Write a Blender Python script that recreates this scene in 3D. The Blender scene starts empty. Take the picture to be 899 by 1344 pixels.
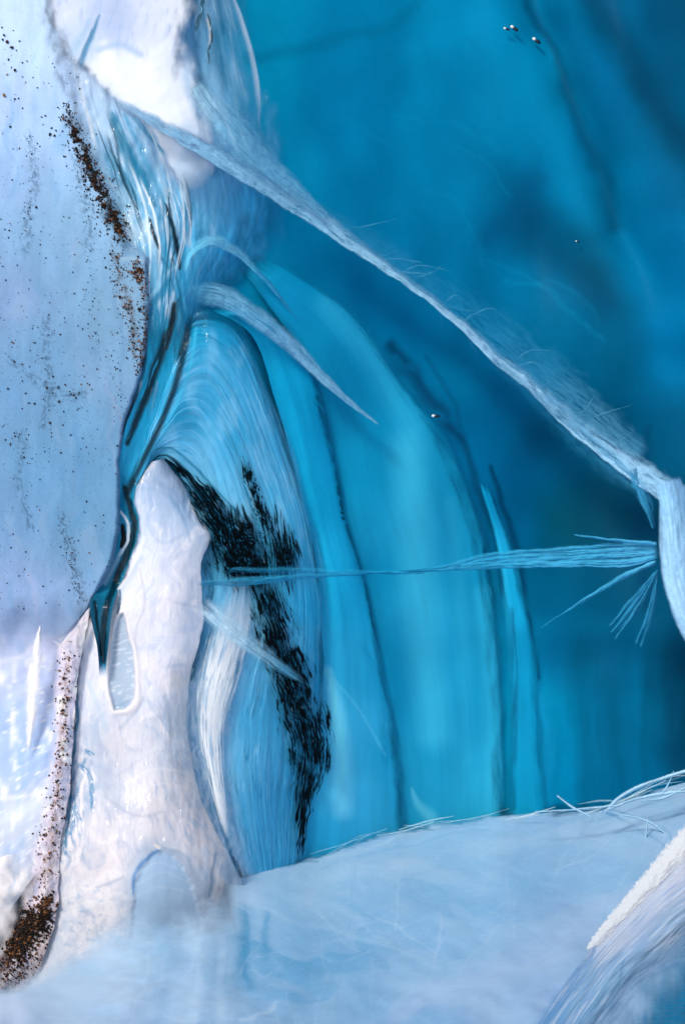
import bpy, math, random
import numpy as np

# ------------------------------------------------------------------ camera, light, exposure
scene = bpy.context.scene
COL = scene.collection
H0, DIST = 0.62, 3.0                       # camera height (m) and distance to the front ice face
cam_data = bpy.data.cameras.new("camera")
cam_data.sensor_fit = 'VERTICAL'; cam_data.sensor_height = 24.0
cam_data.lens = 24.0 * DIST / 1.344
cam_data.clip_start = 0.05; cam_data.clip_end = 500
cam = bpy.data.objects.new("camera", cam_data); COL.objects.link(cam)
cam.location = (0, -DIST, H0); cam.rotation_euler = (math.radians(90), 0, 0)
scene.camera = cam

SUN_EL, SUN_AZ = 38.0, -30.0               # azimuth measured from the camera's side of the wall, negative = left
world = bpy.data.worlds.new("World"); scene.world = world; world.use_nodes = True
wn = world.node_tree.nodes; wl = world.node_tree.links
sky = wn.new("ShaderNodeTexSky"); sky.sky_type = 'NISHITA'; sky.sun_disc = False
dx, dy, dz = (math.cos(math.radians(SUN_EL)) * math.sin(math.radians(SUN_AZ)),
              -math.cos(math.radians(SUN_EL)) * math.cos(math.radians(SUN_AZ)),
              math.sin(math.radians(SUN_EL)))
sky.sun_elevation = math.radians(SUN_EL); sky.sun_rotation = math.atan2(dx, dy)
sky.dust_density = 2.0
wl.new(sky.outputs[0], wn["Background"].inputs[0]); wn["Background"].inputs[1].default_value = 0.09
sd = bpy.data.lights.new("sun", 'SUN'); sd.energy = 1.5; sd.angle = math.radians(12); sd.color = (1.0, 0.93, 0.84)
so = bpy.data.objects.new("sun", sd); COL.objects.link(so)
from mathutils import Vector, Matrix
so.rotation_euler = Vector((-dx, -dy, -dz)).to_track_quat('-Z', 'Y').to_euler()
scene.view_settings.view_transform = 'Standard'; scene.view_settings.look = 'None'
scene.view_settings.exposure = 0.68; scene.view_settings.gamma = 1.0
scene.view_settings.use_curve_mapping = False
scene.cycles.max_bounces = 8; scene.cycles.transparent_max_bounces = 24
scene.cycles.use_denoising = True

rng = np.random.default_rng(7); random.seed(7)

# ------------------------------------------------------------------ noise
_perm = rng.permutation(256); _perm = np.concatenate([_perm, _perm, _perm])
_ga = rng.random(256) * 2 * np.pi
_gx, _gy = np.cos(_ga), np.sin(_ga)
def perlin(x, y, seed=0):
    x = np.asarray(x, float) + seed * 17.31; y = np.asarray(y, float) + seed * 9.77
    xi = np.floor(x).astype(int); yi = np.floor(y).astype(int)
    xf, yf = x - xi, y - yi
    u = xf * xf * xf * (xf * (xf * 6 - 15) + 10); v = yf * yf * yf * (yf * (yf * 6 - 15) + 10)
    def g(ix, iy, fx, fy):
        h = _perm[(_perm[ix & 255] + iy) & 255]
        return _gx[h] * fx + _gy[h] * fy
    a = g(xi, yi, xf, yf); b = g(xi + 1, yi, xf - 1, yf)
    c = g(xi, yi + 1, xf, yf - 1); d = g(xi + 1, yi + 1, xf - 1, yf - 1)
    return ((a + (b - a) * u) + ((c + (d - c) * u) - (a + (b - a) * u)) * v) * 1.5
def fbm(x, y, o=4, seed=0, gain=0.5):
    s = 0; a = 1.0; t = 0
    for k in range(o):
        s = s + a * perlin(x * 2 ** k, y * 2 ** k, seed + k * 3); t += a; a *= gain
    return s / t
def sstep(a, b, x):
    t = np.clip((np.asarray(x, float) - a) / (b - a), 0, 1); return t * t * (3 - 2 * t)
def lin(hexs, k=1.0):
    if isinstance(hexs, str):
        h = hexs.lstrip('#'); c = np.array([int(h[i:i + 2], 16) / 255 for i in (0, 2, 4)])
    else: c = np.array(hexs) / 255.0
    return np.where(c <= 0.04045, c / 12.92, ((c + 0.055) / 1.055) ** 2.4) * k
ALB = 0.86                                 # albedo given to a surface that reads full white

# ------------------------------------------------------------------ curves and placing
def P(px, py, d):
    s = (DIST + d) / DIST / 1000.0
    return np.stack([(px - 449.5) * s, d + 0 * px, H0 + (672 - py) * s], -1)
def spline(pts, n):
    """Catmull-Rom through rows of numbers, resampled evenly by length of the first two columns."""
    p = np.array(pts, float)
    if len(p) == 2:
        q = p[0] + (p[1] - p[0]) * np.linspace(0, 1, 60)[:, None]
    else:
        e = np.vstack([2 * p[0] - p[1], p, 2 * p[-1] - p[-2]]); q = []
        for i in range(1, len(e) - 2):
            t = np.linspace(0, 1, 24, endpoint=False)[:, None]
            a, b, c, d = e[i - 1], e[i], e[i + 1], e[i + 2]
            q.append(0.5 * (2 * b + (c - a) * t + (2 * a - 5 * b + 4 * c - d) * t * t + (3 * b - a - 3 * c + d) * t ** 3))
        q = np.vstack(q + [p[-1:]])
    L = np.concatenate([[0], np.cumsum(np.hypot(np.diff(q[:, 0]), np.diff(q[:, 1])))])
    s = np.linspace(0, L[-1], n)
    return np.stack([np.interp(s, L, q[:, k]) for k in range(q.shape[1])], 1)
def plen(pts):
    q = spline(pts, 80); return float(np.hypot(np.diff(q[:, 0]), np.diff(q[:, 1])).sum())

class Paint:
    """Where bubbles, clear bands, cracks, grit and painted shadows, reflections and glints lie in a sheet of ice: a tint per vertex."""
    def __init__(s, px, py, warp=0, wscale=40, seed=1):
        s.shape = px.shape; x, y = px.ravel().copy(), py.ravel().copy()
        if warp:
            a = fbm(x / wscale, y / wscale, 3, seed); b = fbm(x / wscale, y / wscale, 3, seed + 50)
            x = x + warp * a; y = y + warp * b
        s.x, s.y = x, y; s.c = np.zeros((x.size, 3)); s.a = np.ones(x.size)
    def base(s, ctrl, soft=45, power=3):
        num = 0; den = 0
        for (cx, cy, h) in ctrl:
            w = 1.0 / ((s.x - cx) ** 2 + (s.y - cy) ** 2 + soft ** 2) ** (power / 2)
            num = num + w[:, None] * lin(h); den = den + w
        s.c = num / den[:, None]; return s
    def mask(s, pts, w, soft=0.7, streak=None, seed=3):
        pts = [(p[0], p[1], p[2] if len(p) > 2 else w) for p in pts]
        n = max(4, int(plen(pts) / 9)); q = spline(pts, n)
        mw = q[:, 2].max() * 1.05 + 2
        sel = np.where((s.x > q[:, 0].min() - mw) & (s.x < q[:, 0].max() + mw) & (s.y > q[:, 1].min() - mw) & (s.y < q[:, 1].max() + mw))[0]
        m = np.zeros(s.x.size)
        if sel.size == 0: return m
        x, y = s.x[sel], s.y[sel]
        best = np.full(sel.size, 1e9); T = np.zeros(sel.size); Lt = np.zeros(sel.size); acc = 0
        for i in range(n - 1):
            ax, ay, aw = q[i]; bx, by, bw = q[i + 1]
            ex, ey = bx - ax, by - ay; l2 = ex * ex + ey * ey + 1e-9
            t = np.clip(((x - ax) * ex + (y - ay) * ey) / l2, 0, 1)
            ddx, ddy = x - ax - t * ex, y - ay - t * ey
            r = np.hypot(ddx, ddy) / np.maximum(aw + (bw - aw) * t, 0.3)
            k = r < best; l = math.sqrt(l2)
            best = np.where(k, r, best); T = np.where(k, acc + t * l, T)
            Lt = np.where(k, (ddx * -ey + ddy * ex) / l, Lt); acc += l
        v = 1 - sstep(1 - soft, 1.0, best)
        if streak:
            sa, sc, thr, wid = streak
            v = v * sstep(thr - wid, thr + wid, fbm(T / sa, Lt / sc, 3, seed) + 0.25 * (v - 0.5))
        m[sel] = v; return m
    def put(s, m, h, op=1.0):
        m = np.clip(m * op, 0, 1)[:, None]; s.c = s.c * (1 - m) + lin(h) * m; return s
    def stroke(s, pts, w, h, op=1.0, soft=0.7, streak=None, seed=3):
        return s.put(s.mask(pts, w, soft, streak, seed), h, op)
    def noise(s, f, amount):
        s.c = s.c * np.clip(1 + amount * f.ravel(), 0, 3)[:, None]; return s
    def gain(s, g):
        s.c = s.c * g; return s
    def rgba(s, alpha=None):
        a = s.a if alpha is None else np.clip(alpha.ravel(), 0, 1)
        return np.concatenate([np.clip(s.c, 0, 1) * ALB, a[:, None]], 1).reshape(s.shape + (4,))

def poly_mask(x, y, poly, soft=3.0):
    """1 inside a closed outline, with a soft border."""
    p = np.array(poly, float); n = len(p); inside = np.zeros(x.shape, bool); dist = np.full(x.shape, 1e9)
    for i in range(n):
        ax, ay = p[i]; bx, by = p[(i + 1) % n]
        c = ((ay > y) != (by > y)) & (x < (bx - ax) * (y - ay) / (by - ay + 1e-12) + ax); inside ^= c
        ex, ey = bx - ax, by - ay
        t = np.clip(((x - ax) * ex + (y - ay) * ey) / (ex * ex + ey * ey + 1e-9), 0, 1)
        dist = np.minimum(dist, np.hypot(x - ax - t * ex, y - ay - t * ey))
    sd = np.where(inside, dist, -dist)
    return sstep(-soft, soft, sd)

# ------------------------------------------------------------------ materials
def ice_material(name, rough=0.45, spec=0.2, bump=0.25, grain=0.12, bscale=60, alpha=False, sss=0.0, flow=0.0, coat=0.0, fscale=(6, 160), wet=None):
    m = bpy.data.materials.new(name); m.use_nodes = True
    n, l = m.node_tree.nodes, m.node_tree.links; b = n["Principled BSDF"]
    at = n.new("ShaderNodeAttribute"); at.attribute_name = "tint"
    tc = n.new("ShaderNodeTexCoord")
    n1 = n.new("ShaderNodeTexNoise"); n1.inputs["Scale"].default_value = bscale; n1.inputs["Detail"].default_value = 6
    n1.inputs["Roughness"].default_value = 0.65; l.new(tc.outputs["Object"], n1.inputs["Vector"])
    mr = n.new("ShaderNodeMapRange"); mr.inputs[1].default_value = 0.25; mr.inputs[2].default_value = 0.75
    mr.inputs[3].default_value = 1 - grain; mr.inputs[4].default_value = 1 + grain
    l.new(n1.outputs["Fac"], mr.inputs[0])
    src = mr.outputs[0]
    hsum = n1.outputs["Fac"]
    if flow:
        uv = n.new("ShaderNodeUVMap"); uv.uv_map = "flow"
        mp = n.new("ShaderNodeMapping"); mp.inputs["Scale"].default_value = (fscale[1], fscale[0], 1); l.new(uv.outputs[0], mp.inputs[0])
        n2 = n.new("ShaderNodeTexNoise"); n2.inputs["Scale"].default_value = 1; n2.inputs["Detail"].default_value = 4
        n2.inputs["Roughness"].default_value = 0.6; l.new(mp.outputs[0], n2.inputs["Vector"])
        m2 = n.new("ShaderNodeMapRange"); m2.inputs[1].default_value = 0.3; m2.inputs[2].default_value = 0.7
        m2.inputs[3].default_value = 1 - flow; m2.inputs[4].default_value = 1 + flow; l.new(n2.outputs["Fac"], m2.inputs[0])
        mu = n.new("ShaderNodeMath"); mu.operation = 'MULTIPLY'; l.new(src, mu.inputs[0]); l.new(m2.outputs[0], mu.inputs[1]); src = mu.outputs[0]
        ad = n.new("ShaderNodeMath"); ad.operation = 'MULTIPLY_ADD'; l.new(n2.outputs["Fac"], ad.inputs[0]); ad.inputs[1].default_value = 0.8
        l.new(hsum, ad.inputs[2]); hsum = ad.outputs[0]
    vm = n.new("ShaderNodeVectorMath"); vm.operation = 'SCALE'
    l.new(at.outputs["Color"], vm.inputs[0]); l.new(src, vm.inputs["Scale"]); l.new(vm.outputs[0], b.inputs["Base Color"])
    bp = n.new("ShaderNodeBump"); bp.inputs["Strength"].default_value = bump; bp.inputs["Distance"].default_value = 0.006
    l.new(hsum, bp.inputs["Height"]); l.new(bp.outputs[0], b.inputs["Normal"])
    b.inputs["Roughness"].default_value = rough; b.inputs["Specular IOR Level"].default_value = spec; b.inputs["IOR"].default_value = 1.31
    if sss:
        b.inputs["Subsurface Weight"].default_value = sss; b.inputs["Subsurface Radius"].default_value = (0.5, 0.8, 1.0)
        b.inputs["Subsurface Scale"].default_value = 0.01
    if coat:
        b.inputs["Coat Weight"].default_value = coat; b.inputs["Coat Roughness"].default_value = 0.08; b.inputs["Coat IOR"].default_value = 1.31
    if wet:
        wt = n.new("ShaderNodeTexNoise"); wt.inputs["Scale"].default_value = 1.0; wt.inputs["Detail"].default_value = 3
        wm = n.new("ShaderNodeMapping"); wm.inputs["Scale"].default_value = (wet[0], wet[0], wet[0] * 0.3); l.new(tc.outputs["Object"], wm.inputs[0]); l.new(wm.outputs[0], wt.inputs["Vector"])
        wb = n.new("ShaderNodeBump"); wb.inputs["Strength"].default_value = 1.0; wb.inputs["Distance"].default_value = wet[1]
        l.new(wt.outputs["Fac"], wb.inputs["Height"]); l.new(wb.outputs[0], b.inputs["Coat Normal"])
        b.inputs["Coat Weight"].default_value = coat or 1.0; b.inputs["Coat Roughness"].default_value = 0.12; b.inputs["Coat IOR"].default_value = 1.31
    if alpha: l.new(at.outputs["Alpha"], b.inputs["Alpha"])
    return m
M_DEEP = ice_material("deep_clear_ice", 0.5, 0.05, 0.04, 0.05, 14)
M_FOLD = ice_material("banded_ice", 0.5, 0.10, 0.08, 0.06, 40, alpha=True, flow=0.16, wet=(70, 0.012))
M_SMOOTH = ice_material("smooth_clear_ice", 0.5, 0.10, 0.03, 0.04, 25, alpha=True, flow=0.04)
M_SEAM = ice_material("black_clear_ice", 0.3, 0.1, 0.2, 0.2, 80, alpha=True, flow=0.2)
M_SLAB = ice_material("pale_glacier_ice", 0.4, 0.25, 0.02, 0.04, 70, alpha=True)
M_MILK = ice_material("milky_ice", 0.3, 0.3, 0.05, 0.03, 45, alpha=True, wet=(45, 0.016))
M_SNOW = ice_material("crusted_snow", 0.6, 0.3, 0.25, 0.06, 130)
M_SNOWA = ice_material("soft_snow", 0.5, 0.3, 0.03, 0.05, 110, alpha=True)
M_FROST = ice_material("frost_film", 0.6, 0.12, 0.2, 0.10, 150, alpha=True, flow=0.12)
M_FLOOR = ice_material("frosted_floor_ice", 0.35, 0.3, 0.06, 0.05, 90, alpha=True)
M_GLASS = ice_material("wet_clear_ice", 0.15, 0.2, 0.08, 0.06, 40, alpha=True, wet=(60, 0.014), coat=0.4)

# ------------------------------------------------------------------ meshes
def link(name, me, mat, parent=None):
    o = bpy.data.objects.new(name, me); COL.objects.link(o)
    if mat is not None: me.materials.append(mat)
    if parent is not None: o.parent = parent
    return o
def tag(o, label=None, cat=None, group=None, kind=None):
    for k, v in (("label", label), ("category", cat), ("group", group), ("kind", kind)):
        if v: o[k] = v
    return o
def grid_mesh(name, V, rgba, mat, parent=None, flow=None, cull=0.03, skirt=None):
    """V: nu x nv x 3. skirt: metres the side edges are carried back into the ice."""
    if skirt:
        def back(row, dd):
            r = row.copy(); s = (DIST + r[:, 1:2] + dd) / (DIST + r[:, 1:2])
            r[:, 0] *= s[:, 0]; r[:, 2] = H0 + (r[:, 2] - H0) * s[:, 0]; r[:, 1] += dd; return r
        V = np.concatenate([back(V[0], skirt)[None], V, back(V[-1], skirt)[None]], 0)
        rgba = np.concatenate([rgba[:1], rgba, rgba[-1:]], 0)
        if flow is not None: flow = np.concatenate([flow[:1], flow, flow[-1:]], 0)
    nu, nv = V.shape[:2]
    idx = np.arange(nu * nv).reshape(nu, nv)
    q = np.stack([idx[:-1, :-1], idx[1:, :-1], idx[1:, 1:], idx[:-1, 1:]], -1).reshape(-1, 4)
    a = rgba[..., 3].ravel()
    if a.min() < cull: q = q[a[q].max(1) >= cull]
    used = np.unique(q); re = np.full(nu * nv, -1); re[used] = np.arange(used.size); q = re[q]
    v = V.reshape(-1, 3)[used]; c = rgba.reshape(-1, 4)[used]
    me = bpy.data.meshes.new(name)
    me.vertices.add(len(v)); me.vertices.foreach_set("co", v.astype(np.float32).ravel())
    me.loops.add(q.size); me.loops.foreach_set("vertex_index", q.astype(np.int32).ravel())
    me.polygons.add(len(q)); me.polygons.foreach_set("loop_start", np.arange(0, q.size, 4, dtype=np.int32))
    me.polygons.foreach_set("use_smooth", np.ones(len(q), bool))
    me.update(calc_edges=True)
    ca = me.color_attributes.new("tint", 'FLOAT_COLOR', 'POINT'); ca.data.foreach_set("color", c.astype(np.float32).ravel())
    ul = me.uv_layers.new(name="flow")
    f = (flow if flow is not None else V[..., [0, 2]]).reshape(-1, 2)[used]
    ul.data.foreach_set("uv", f[q.ravel()].astype(np.float32).ravel())
    return link(name, me, mat, parent)
def loft(curves, nu, nv):
    """Sheet between two or more picture curves: PX, PY, U (0..1 across), T (pixels along)."""
    K = np.stack([spline(c, nv)[:, :2] for c in curves], 0); k = len(curves)
    u = np.linspace(0, 1, nu); x = u * (k - 1); i = np.clip(np.floor(x).astype(int), 0, k - 2); f = (x - i)[:, None, None]
    G = K[i] * (1 - f) + K[i + 1] * f
    Lm = np.mean([plen(c) for c in curves])
    return G[..., 0], G[..., 1], np.repeat(u[:, None], nv, 1), np.repeat(np.linspace(0, Lm, nv)[None], nu, 0)
def strip(path, nu, step=1.6):
    """Sheet along a path of (x, y, half_width[, depth]); U runs -1 (left of travel) .. 1."""
    nv = max(6, int(plen(path) / step)); q = spline(path, nv)
    t = np.gradient(q[:, :2], axis=0); t /= np.linalg.norm(t, axis=1)[:, None] + 1e-9
    nrm = np.stack([t[:, 1], -t[:, 0]], 1)
    u = np.linspace(-1, 1, nu)
    X = q[None, :, 0] + nrm[None, :, 0] * u[:, None] * q[None, :, 2]
    Y = q[None, :, 1] + nrm[None, :, 1] * u[:, None] * q[None, :, 2]
    T = np.repeat(np.linspace(0, plen(path), nv)[None], nu, 0)
    W = np.repeat(q[None, :, 2], nu, 0)
    D = np.repeat(q[None, :, 3], nu, 0) if q.shape[1] > 3 else None
    return X, Y, np.repeat(u[:, None], nv, 1), T, W, D
def FL(U, T, w): return np.stack([U * w / 1000.0, T / 1000.0], -1)

# ------------------------------------------------------------------ the far ice wall
RIDGE = [(690, -120, 60), (700, 0, 60), (735, 90, 60), (775, 190, 60), (810, 290, 60), (850, 380, 60), (860, 460, 60), (980, 560, 60)]
_rq = spline([(r[0], r[1]) for r in RIDGE], 90)
def walld(px, py):
    d = 0.12 + 0.25 * sstep(170, 640, px)
    d = d + 0.035 * fbm(px / 260, py / 420, 3, 11) - 0.02
    rx = np.interp(py, _rq[:, 1], _rq[:, 0])
    d = d - 0.06 * sstep(-6, 110, px - rx) * (1 - sstep(380, 560, py))
    d = d + 0.02 * np.exp(-((px - rx) / 26) ** 2) * (1 - sstep(300, 430, py))
    d = d + 0.07 * np.exp(-(((px - 760) / 110) ** 2 + ((py - 640) / 170) ** 2))
    d = d + 0.035 * np.exp(-(((px - 700) / 60) ** 2 + ((py - 320) / 80) ** 2))
    return d
def axis(lo, hi, step, far):
    a = np.arange(lo, hi + step, step); e = far * (np.linspace(0, 1, 14)[1:] ** 2)
    return np.concatenate([lo - e[::-1], a, hi + e])
gx = axis(100, 930, 2.6, 1500); gy = axis(-40, 1180, 2.8, 500)
gy = np.concatenate([-40 - 1600 * (np.linspace(0, 1, 14)[1:] ** 2)[::-1], np.arange(-40, 1180, 2.8), 1180 + np.array([40., 120, 300])])
PX, PY = np.meshgrid(gx, gy, indexing='ij')
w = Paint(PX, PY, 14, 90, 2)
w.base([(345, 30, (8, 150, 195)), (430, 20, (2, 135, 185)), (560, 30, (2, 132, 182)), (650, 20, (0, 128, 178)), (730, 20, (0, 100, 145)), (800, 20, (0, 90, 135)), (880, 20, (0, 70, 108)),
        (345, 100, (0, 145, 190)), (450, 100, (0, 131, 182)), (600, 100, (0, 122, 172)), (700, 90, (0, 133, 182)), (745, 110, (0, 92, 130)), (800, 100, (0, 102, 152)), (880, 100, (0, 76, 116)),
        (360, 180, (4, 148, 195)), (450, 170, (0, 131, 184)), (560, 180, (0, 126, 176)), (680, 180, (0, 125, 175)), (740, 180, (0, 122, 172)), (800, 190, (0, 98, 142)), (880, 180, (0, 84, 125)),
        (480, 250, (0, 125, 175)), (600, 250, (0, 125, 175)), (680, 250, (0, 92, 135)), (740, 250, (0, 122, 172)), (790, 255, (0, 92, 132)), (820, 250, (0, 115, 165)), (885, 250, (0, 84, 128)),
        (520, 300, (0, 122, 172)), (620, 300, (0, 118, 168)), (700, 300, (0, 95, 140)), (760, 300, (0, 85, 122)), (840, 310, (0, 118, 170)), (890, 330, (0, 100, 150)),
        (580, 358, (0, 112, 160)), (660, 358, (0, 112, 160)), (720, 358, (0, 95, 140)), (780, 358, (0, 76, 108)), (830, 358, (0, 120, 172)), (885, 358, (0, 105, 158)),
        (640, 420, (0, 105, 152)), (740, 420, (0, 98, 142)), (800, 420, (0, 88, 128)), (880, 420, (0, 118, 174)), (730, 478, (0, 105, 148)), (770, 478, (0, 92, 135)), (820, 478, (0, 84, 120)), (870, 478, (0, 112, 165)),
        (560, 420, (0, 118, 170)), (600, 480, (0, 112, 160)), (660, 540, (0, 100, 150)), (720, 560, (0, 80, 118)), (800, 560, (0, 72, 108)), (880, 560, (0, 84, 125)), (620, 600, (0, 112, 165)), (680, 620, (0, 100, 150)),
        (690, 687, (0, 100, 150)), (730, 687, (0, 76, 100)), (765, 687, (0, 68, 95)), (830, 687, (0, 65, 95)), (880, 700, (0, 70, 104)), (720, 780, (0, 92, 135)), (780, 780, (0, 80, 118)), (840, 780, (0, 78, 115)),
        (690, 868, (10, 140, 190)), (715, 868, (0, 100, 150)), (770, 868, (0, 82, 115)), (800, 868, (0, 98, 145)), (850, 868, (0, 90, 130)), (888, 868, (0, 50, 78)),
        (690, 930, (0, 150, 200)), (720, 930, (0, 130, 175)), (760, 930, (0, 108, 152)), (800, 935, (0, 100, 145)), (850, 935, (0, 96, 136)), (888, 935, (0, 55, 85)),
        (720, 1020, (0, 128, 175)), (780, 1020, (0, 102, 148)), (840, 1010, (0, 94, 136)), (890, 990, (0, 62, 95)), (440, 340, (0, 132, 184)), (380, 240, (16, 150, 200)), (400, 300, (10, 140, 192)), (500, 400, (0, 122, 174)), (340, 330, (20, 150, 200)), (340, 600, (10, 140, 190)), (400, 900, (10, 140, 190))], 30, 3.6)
w.stroke([(330, 75), (400, 62), (470, 48), (540, 12), (570, -30)], 16, '#067099', 0.5, 1.0)
w.stroke([(430, 150), (480, 120), (530, 70), (600, 30)], 30, '#0b8cc0', 0.35, 1.0)
w.stroke([(560, -10), (640, 30), (700, 110), (740, 210), (760, 280)], 34, '#0b8ac0', 0.3, 1.0)
w.stroke([(688, -20, 12), (712, 45, 10), (740, 105, 13), (772, 185, 17), (790, 240, 22), (800, 290, 20)], 14, '#04456a', 0.7, 1.0)
for pts in ([(420, 150), (470, 165), (520, 205)], [(560, 250), (600, 270), (628, 310), (632, 350)], [(600, 190), (640, 215), (660, 260)], [(640, 340), (700, 370), (760, 420), (800, 450)], [(520, 150), (600, 160), (660, 200)], [(660, 370), (740, 380), (790, 420)]):
    w.stroke(pts, 6, '#2a9ccc', 0.14, 1, (40, 3, -0.1, .3))
w.stroke([(600, 1085), (660, 1072), (720, 1062), (790, 1058)], 14, '#044a6a', 0.85, 0.9, (30, 5, -0.15, .3))  # dark stroke paints the shadow on the wall along the floor's back edge
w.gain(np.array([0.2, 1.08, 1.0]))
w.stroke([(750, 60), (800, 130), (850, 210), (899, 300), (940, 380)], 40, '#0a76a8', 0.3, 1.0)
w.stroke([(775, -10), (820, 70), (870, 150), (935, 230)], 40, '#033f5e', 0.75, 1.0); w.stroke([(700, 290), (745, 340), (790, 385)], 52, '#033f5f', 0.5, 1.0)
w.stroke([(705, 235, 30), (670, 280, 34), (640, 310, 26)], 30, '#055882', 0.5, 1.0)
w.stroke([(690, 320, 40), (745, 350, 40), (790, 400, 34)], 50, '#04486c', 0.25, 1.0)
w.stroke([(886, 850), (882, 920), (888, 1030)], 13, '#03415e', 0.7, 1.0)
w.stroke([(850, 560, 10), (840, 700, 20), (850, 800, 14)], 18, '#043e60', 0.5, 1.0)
w.stroke([(700, 880, 12), (712, 960, 16), (718, 1050, 16)], 14, '#0e8fc0', 0.6, 1.0)
# blurred dark smudges and the dark line that follow the outer fold's rim
w.stroke([(510, 452, 14), (540, 490, 22), (572, 535, 20), (602, 580, 14)], 22, '#05456a', 0.9, 1.0, (40, 22, -0.2, 0.45), 5)
w.stroke([(560, 470, 6), (590, 520, 8), (600, 560, 4)], 8, '#05547c', 0.5, 1.0)
w.stroke([(600, 575, 10), (625, 640, 10), (648, 710, 10), (662, 780, 10)], 9, '#05486c', 0.75, 1.0)
w.stroke([(640, 610, 6), (662, 660, 9), (676, 720, 10), (692, 790, 8), (712, 890, 5)], 8, '#03385a', 0.75, 1.0)
lowr = sstep(800, 900, w.y) * sstep(640, 690, w.x)
w.noise(lowr * fbm(w.x / 26, w.y / 300, 3, 21), 0.35)
w.noise(fbm(w.x / 120, w.y / 190, 4, 31), 0.08); w.noise(fbm((w.x - 0.55 * w.y) / 46, (w.y + 0.5 * w.x) / 260, 4, 33) * (1 - sstep(560, 760, w.y)), 0.09); w.noise(fbm(w.x / 7, w.y / 9, 3, 35), 0.05)
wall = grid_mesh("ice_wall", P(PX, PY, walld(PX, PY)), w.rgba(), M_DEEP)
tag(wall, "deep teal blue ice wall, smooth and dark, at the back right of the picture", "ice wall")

# ------------------------------------------------------------------ folded ice bands hanging in front of the wall
def fold(name, curves, lift, step=1.7, edge_l=0.25, edge_r=0.07, seed=1, fade_top=0.0, fade_bot=0.0, paint=None, streak=(90, 5, 0.3), round_=0.35, gain=1.0, mat=None, hue=(0.45, 1.1, 1.02)):
    wd = np.mean([np.hypot(*(np.array(spline(curves[0], 20))[:, :2] - np.array(spline(curves[-1], 20))[:, :2])[k]) for k in range(20)])
    nu = max(10, int(wd / step * 1.25)); nv = int(np.mean([plen(c) for c in curves]) / step)
    X, Y, U, T = loft(curves, nu, nv)
    wob = 2.2 * fbm(X / 34, Y / 40, 3, seed + 90)
    X = X + wob; Y = Y + 0.6 * wob
    t01 = T / T.max()
    prof = 1 - 0.25 * (1 - sstep(0, 0.4, U)) - round_ * np.clip((U - 0.6) / 0.4, 0, 1) ** 2
    prof = prof * sstep(0, fade_top + 1e-3, t01) if fade_top else prof
    rel = (0.0016 if mat is None else 0.0004) * fbm(U * wd / 14, T / 160, 3, seed + 7)
    D = walld(X, Y) - lift * prof - rel * sstep(0, .2, U) + 0.004
    p = Paint(X, Y, 0)
    paint(p, U, T, wd)
    st = fbm(U * wd / streak[1], T / streak[0] + 0.4 * fbm(U * 3, T / 120, 2, seed), 4, seed + 3)
    p.noise(st, streak[2]); p.gain(gain * np.array(hue))
    n = fbm(U * wd / 9, T / 70, 4, seed + 13)
    al = sstep(0, edge_l, U + 0.35 * edge_l * n) if edge_l else np.ones_like(U)
    al = al * (1 - sstep(1 - edge_r, 1.0, U + 0.5 * edge_r * n))
    if fade_top: al = al * sstep(0, fade_top, t01 + 0.3 * fade_top * n)
    if fade_bot: al = al * (1 - sstep(1 - fade_bot, 1, t01))
    return grid_mesh(name, P(X, Y, D), p.rgba(al), mat or M_FOLD, flow=FL(U, T, wd))

def paint_sliver(p, U, T, wd):
    p.base([(645, 660, '#128fc4'), (665, 720, '#2ba5da'), (680, 790, '#1c9bd0'), (690, 850, '#1393c6'), (685, 950, '#0c86b6'), (700, 1040, '#0d89b8'), (672, 1000, '#1290c0')], 25)
    p.stroke([(672, 800), (676, 900), (672, 1060)], 7, '#05567c', 0.7, 1, (60, 4, -0.05, 0.3))
f0 = fold("ice_fold", [[(622, 620), (650, 720), (662, 850), (664, 960), (662, 1078)], [(640, 630), (668, 705), (692, 790), (708, 870), (714, 960), (726, 1070)]],
          0.012, edge_l=0.3, edge_r=0.35, seed=4, fade_top=0.06, paint=paint_sliver, streak=(140, 8, 0.1), gain=1.04, mat=M_SMOOTH)
tag(f0, "narrow bright blue sliver of folded ice, outermost band beside the dark wall", "ice fold", "nested ice folds")

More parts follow.
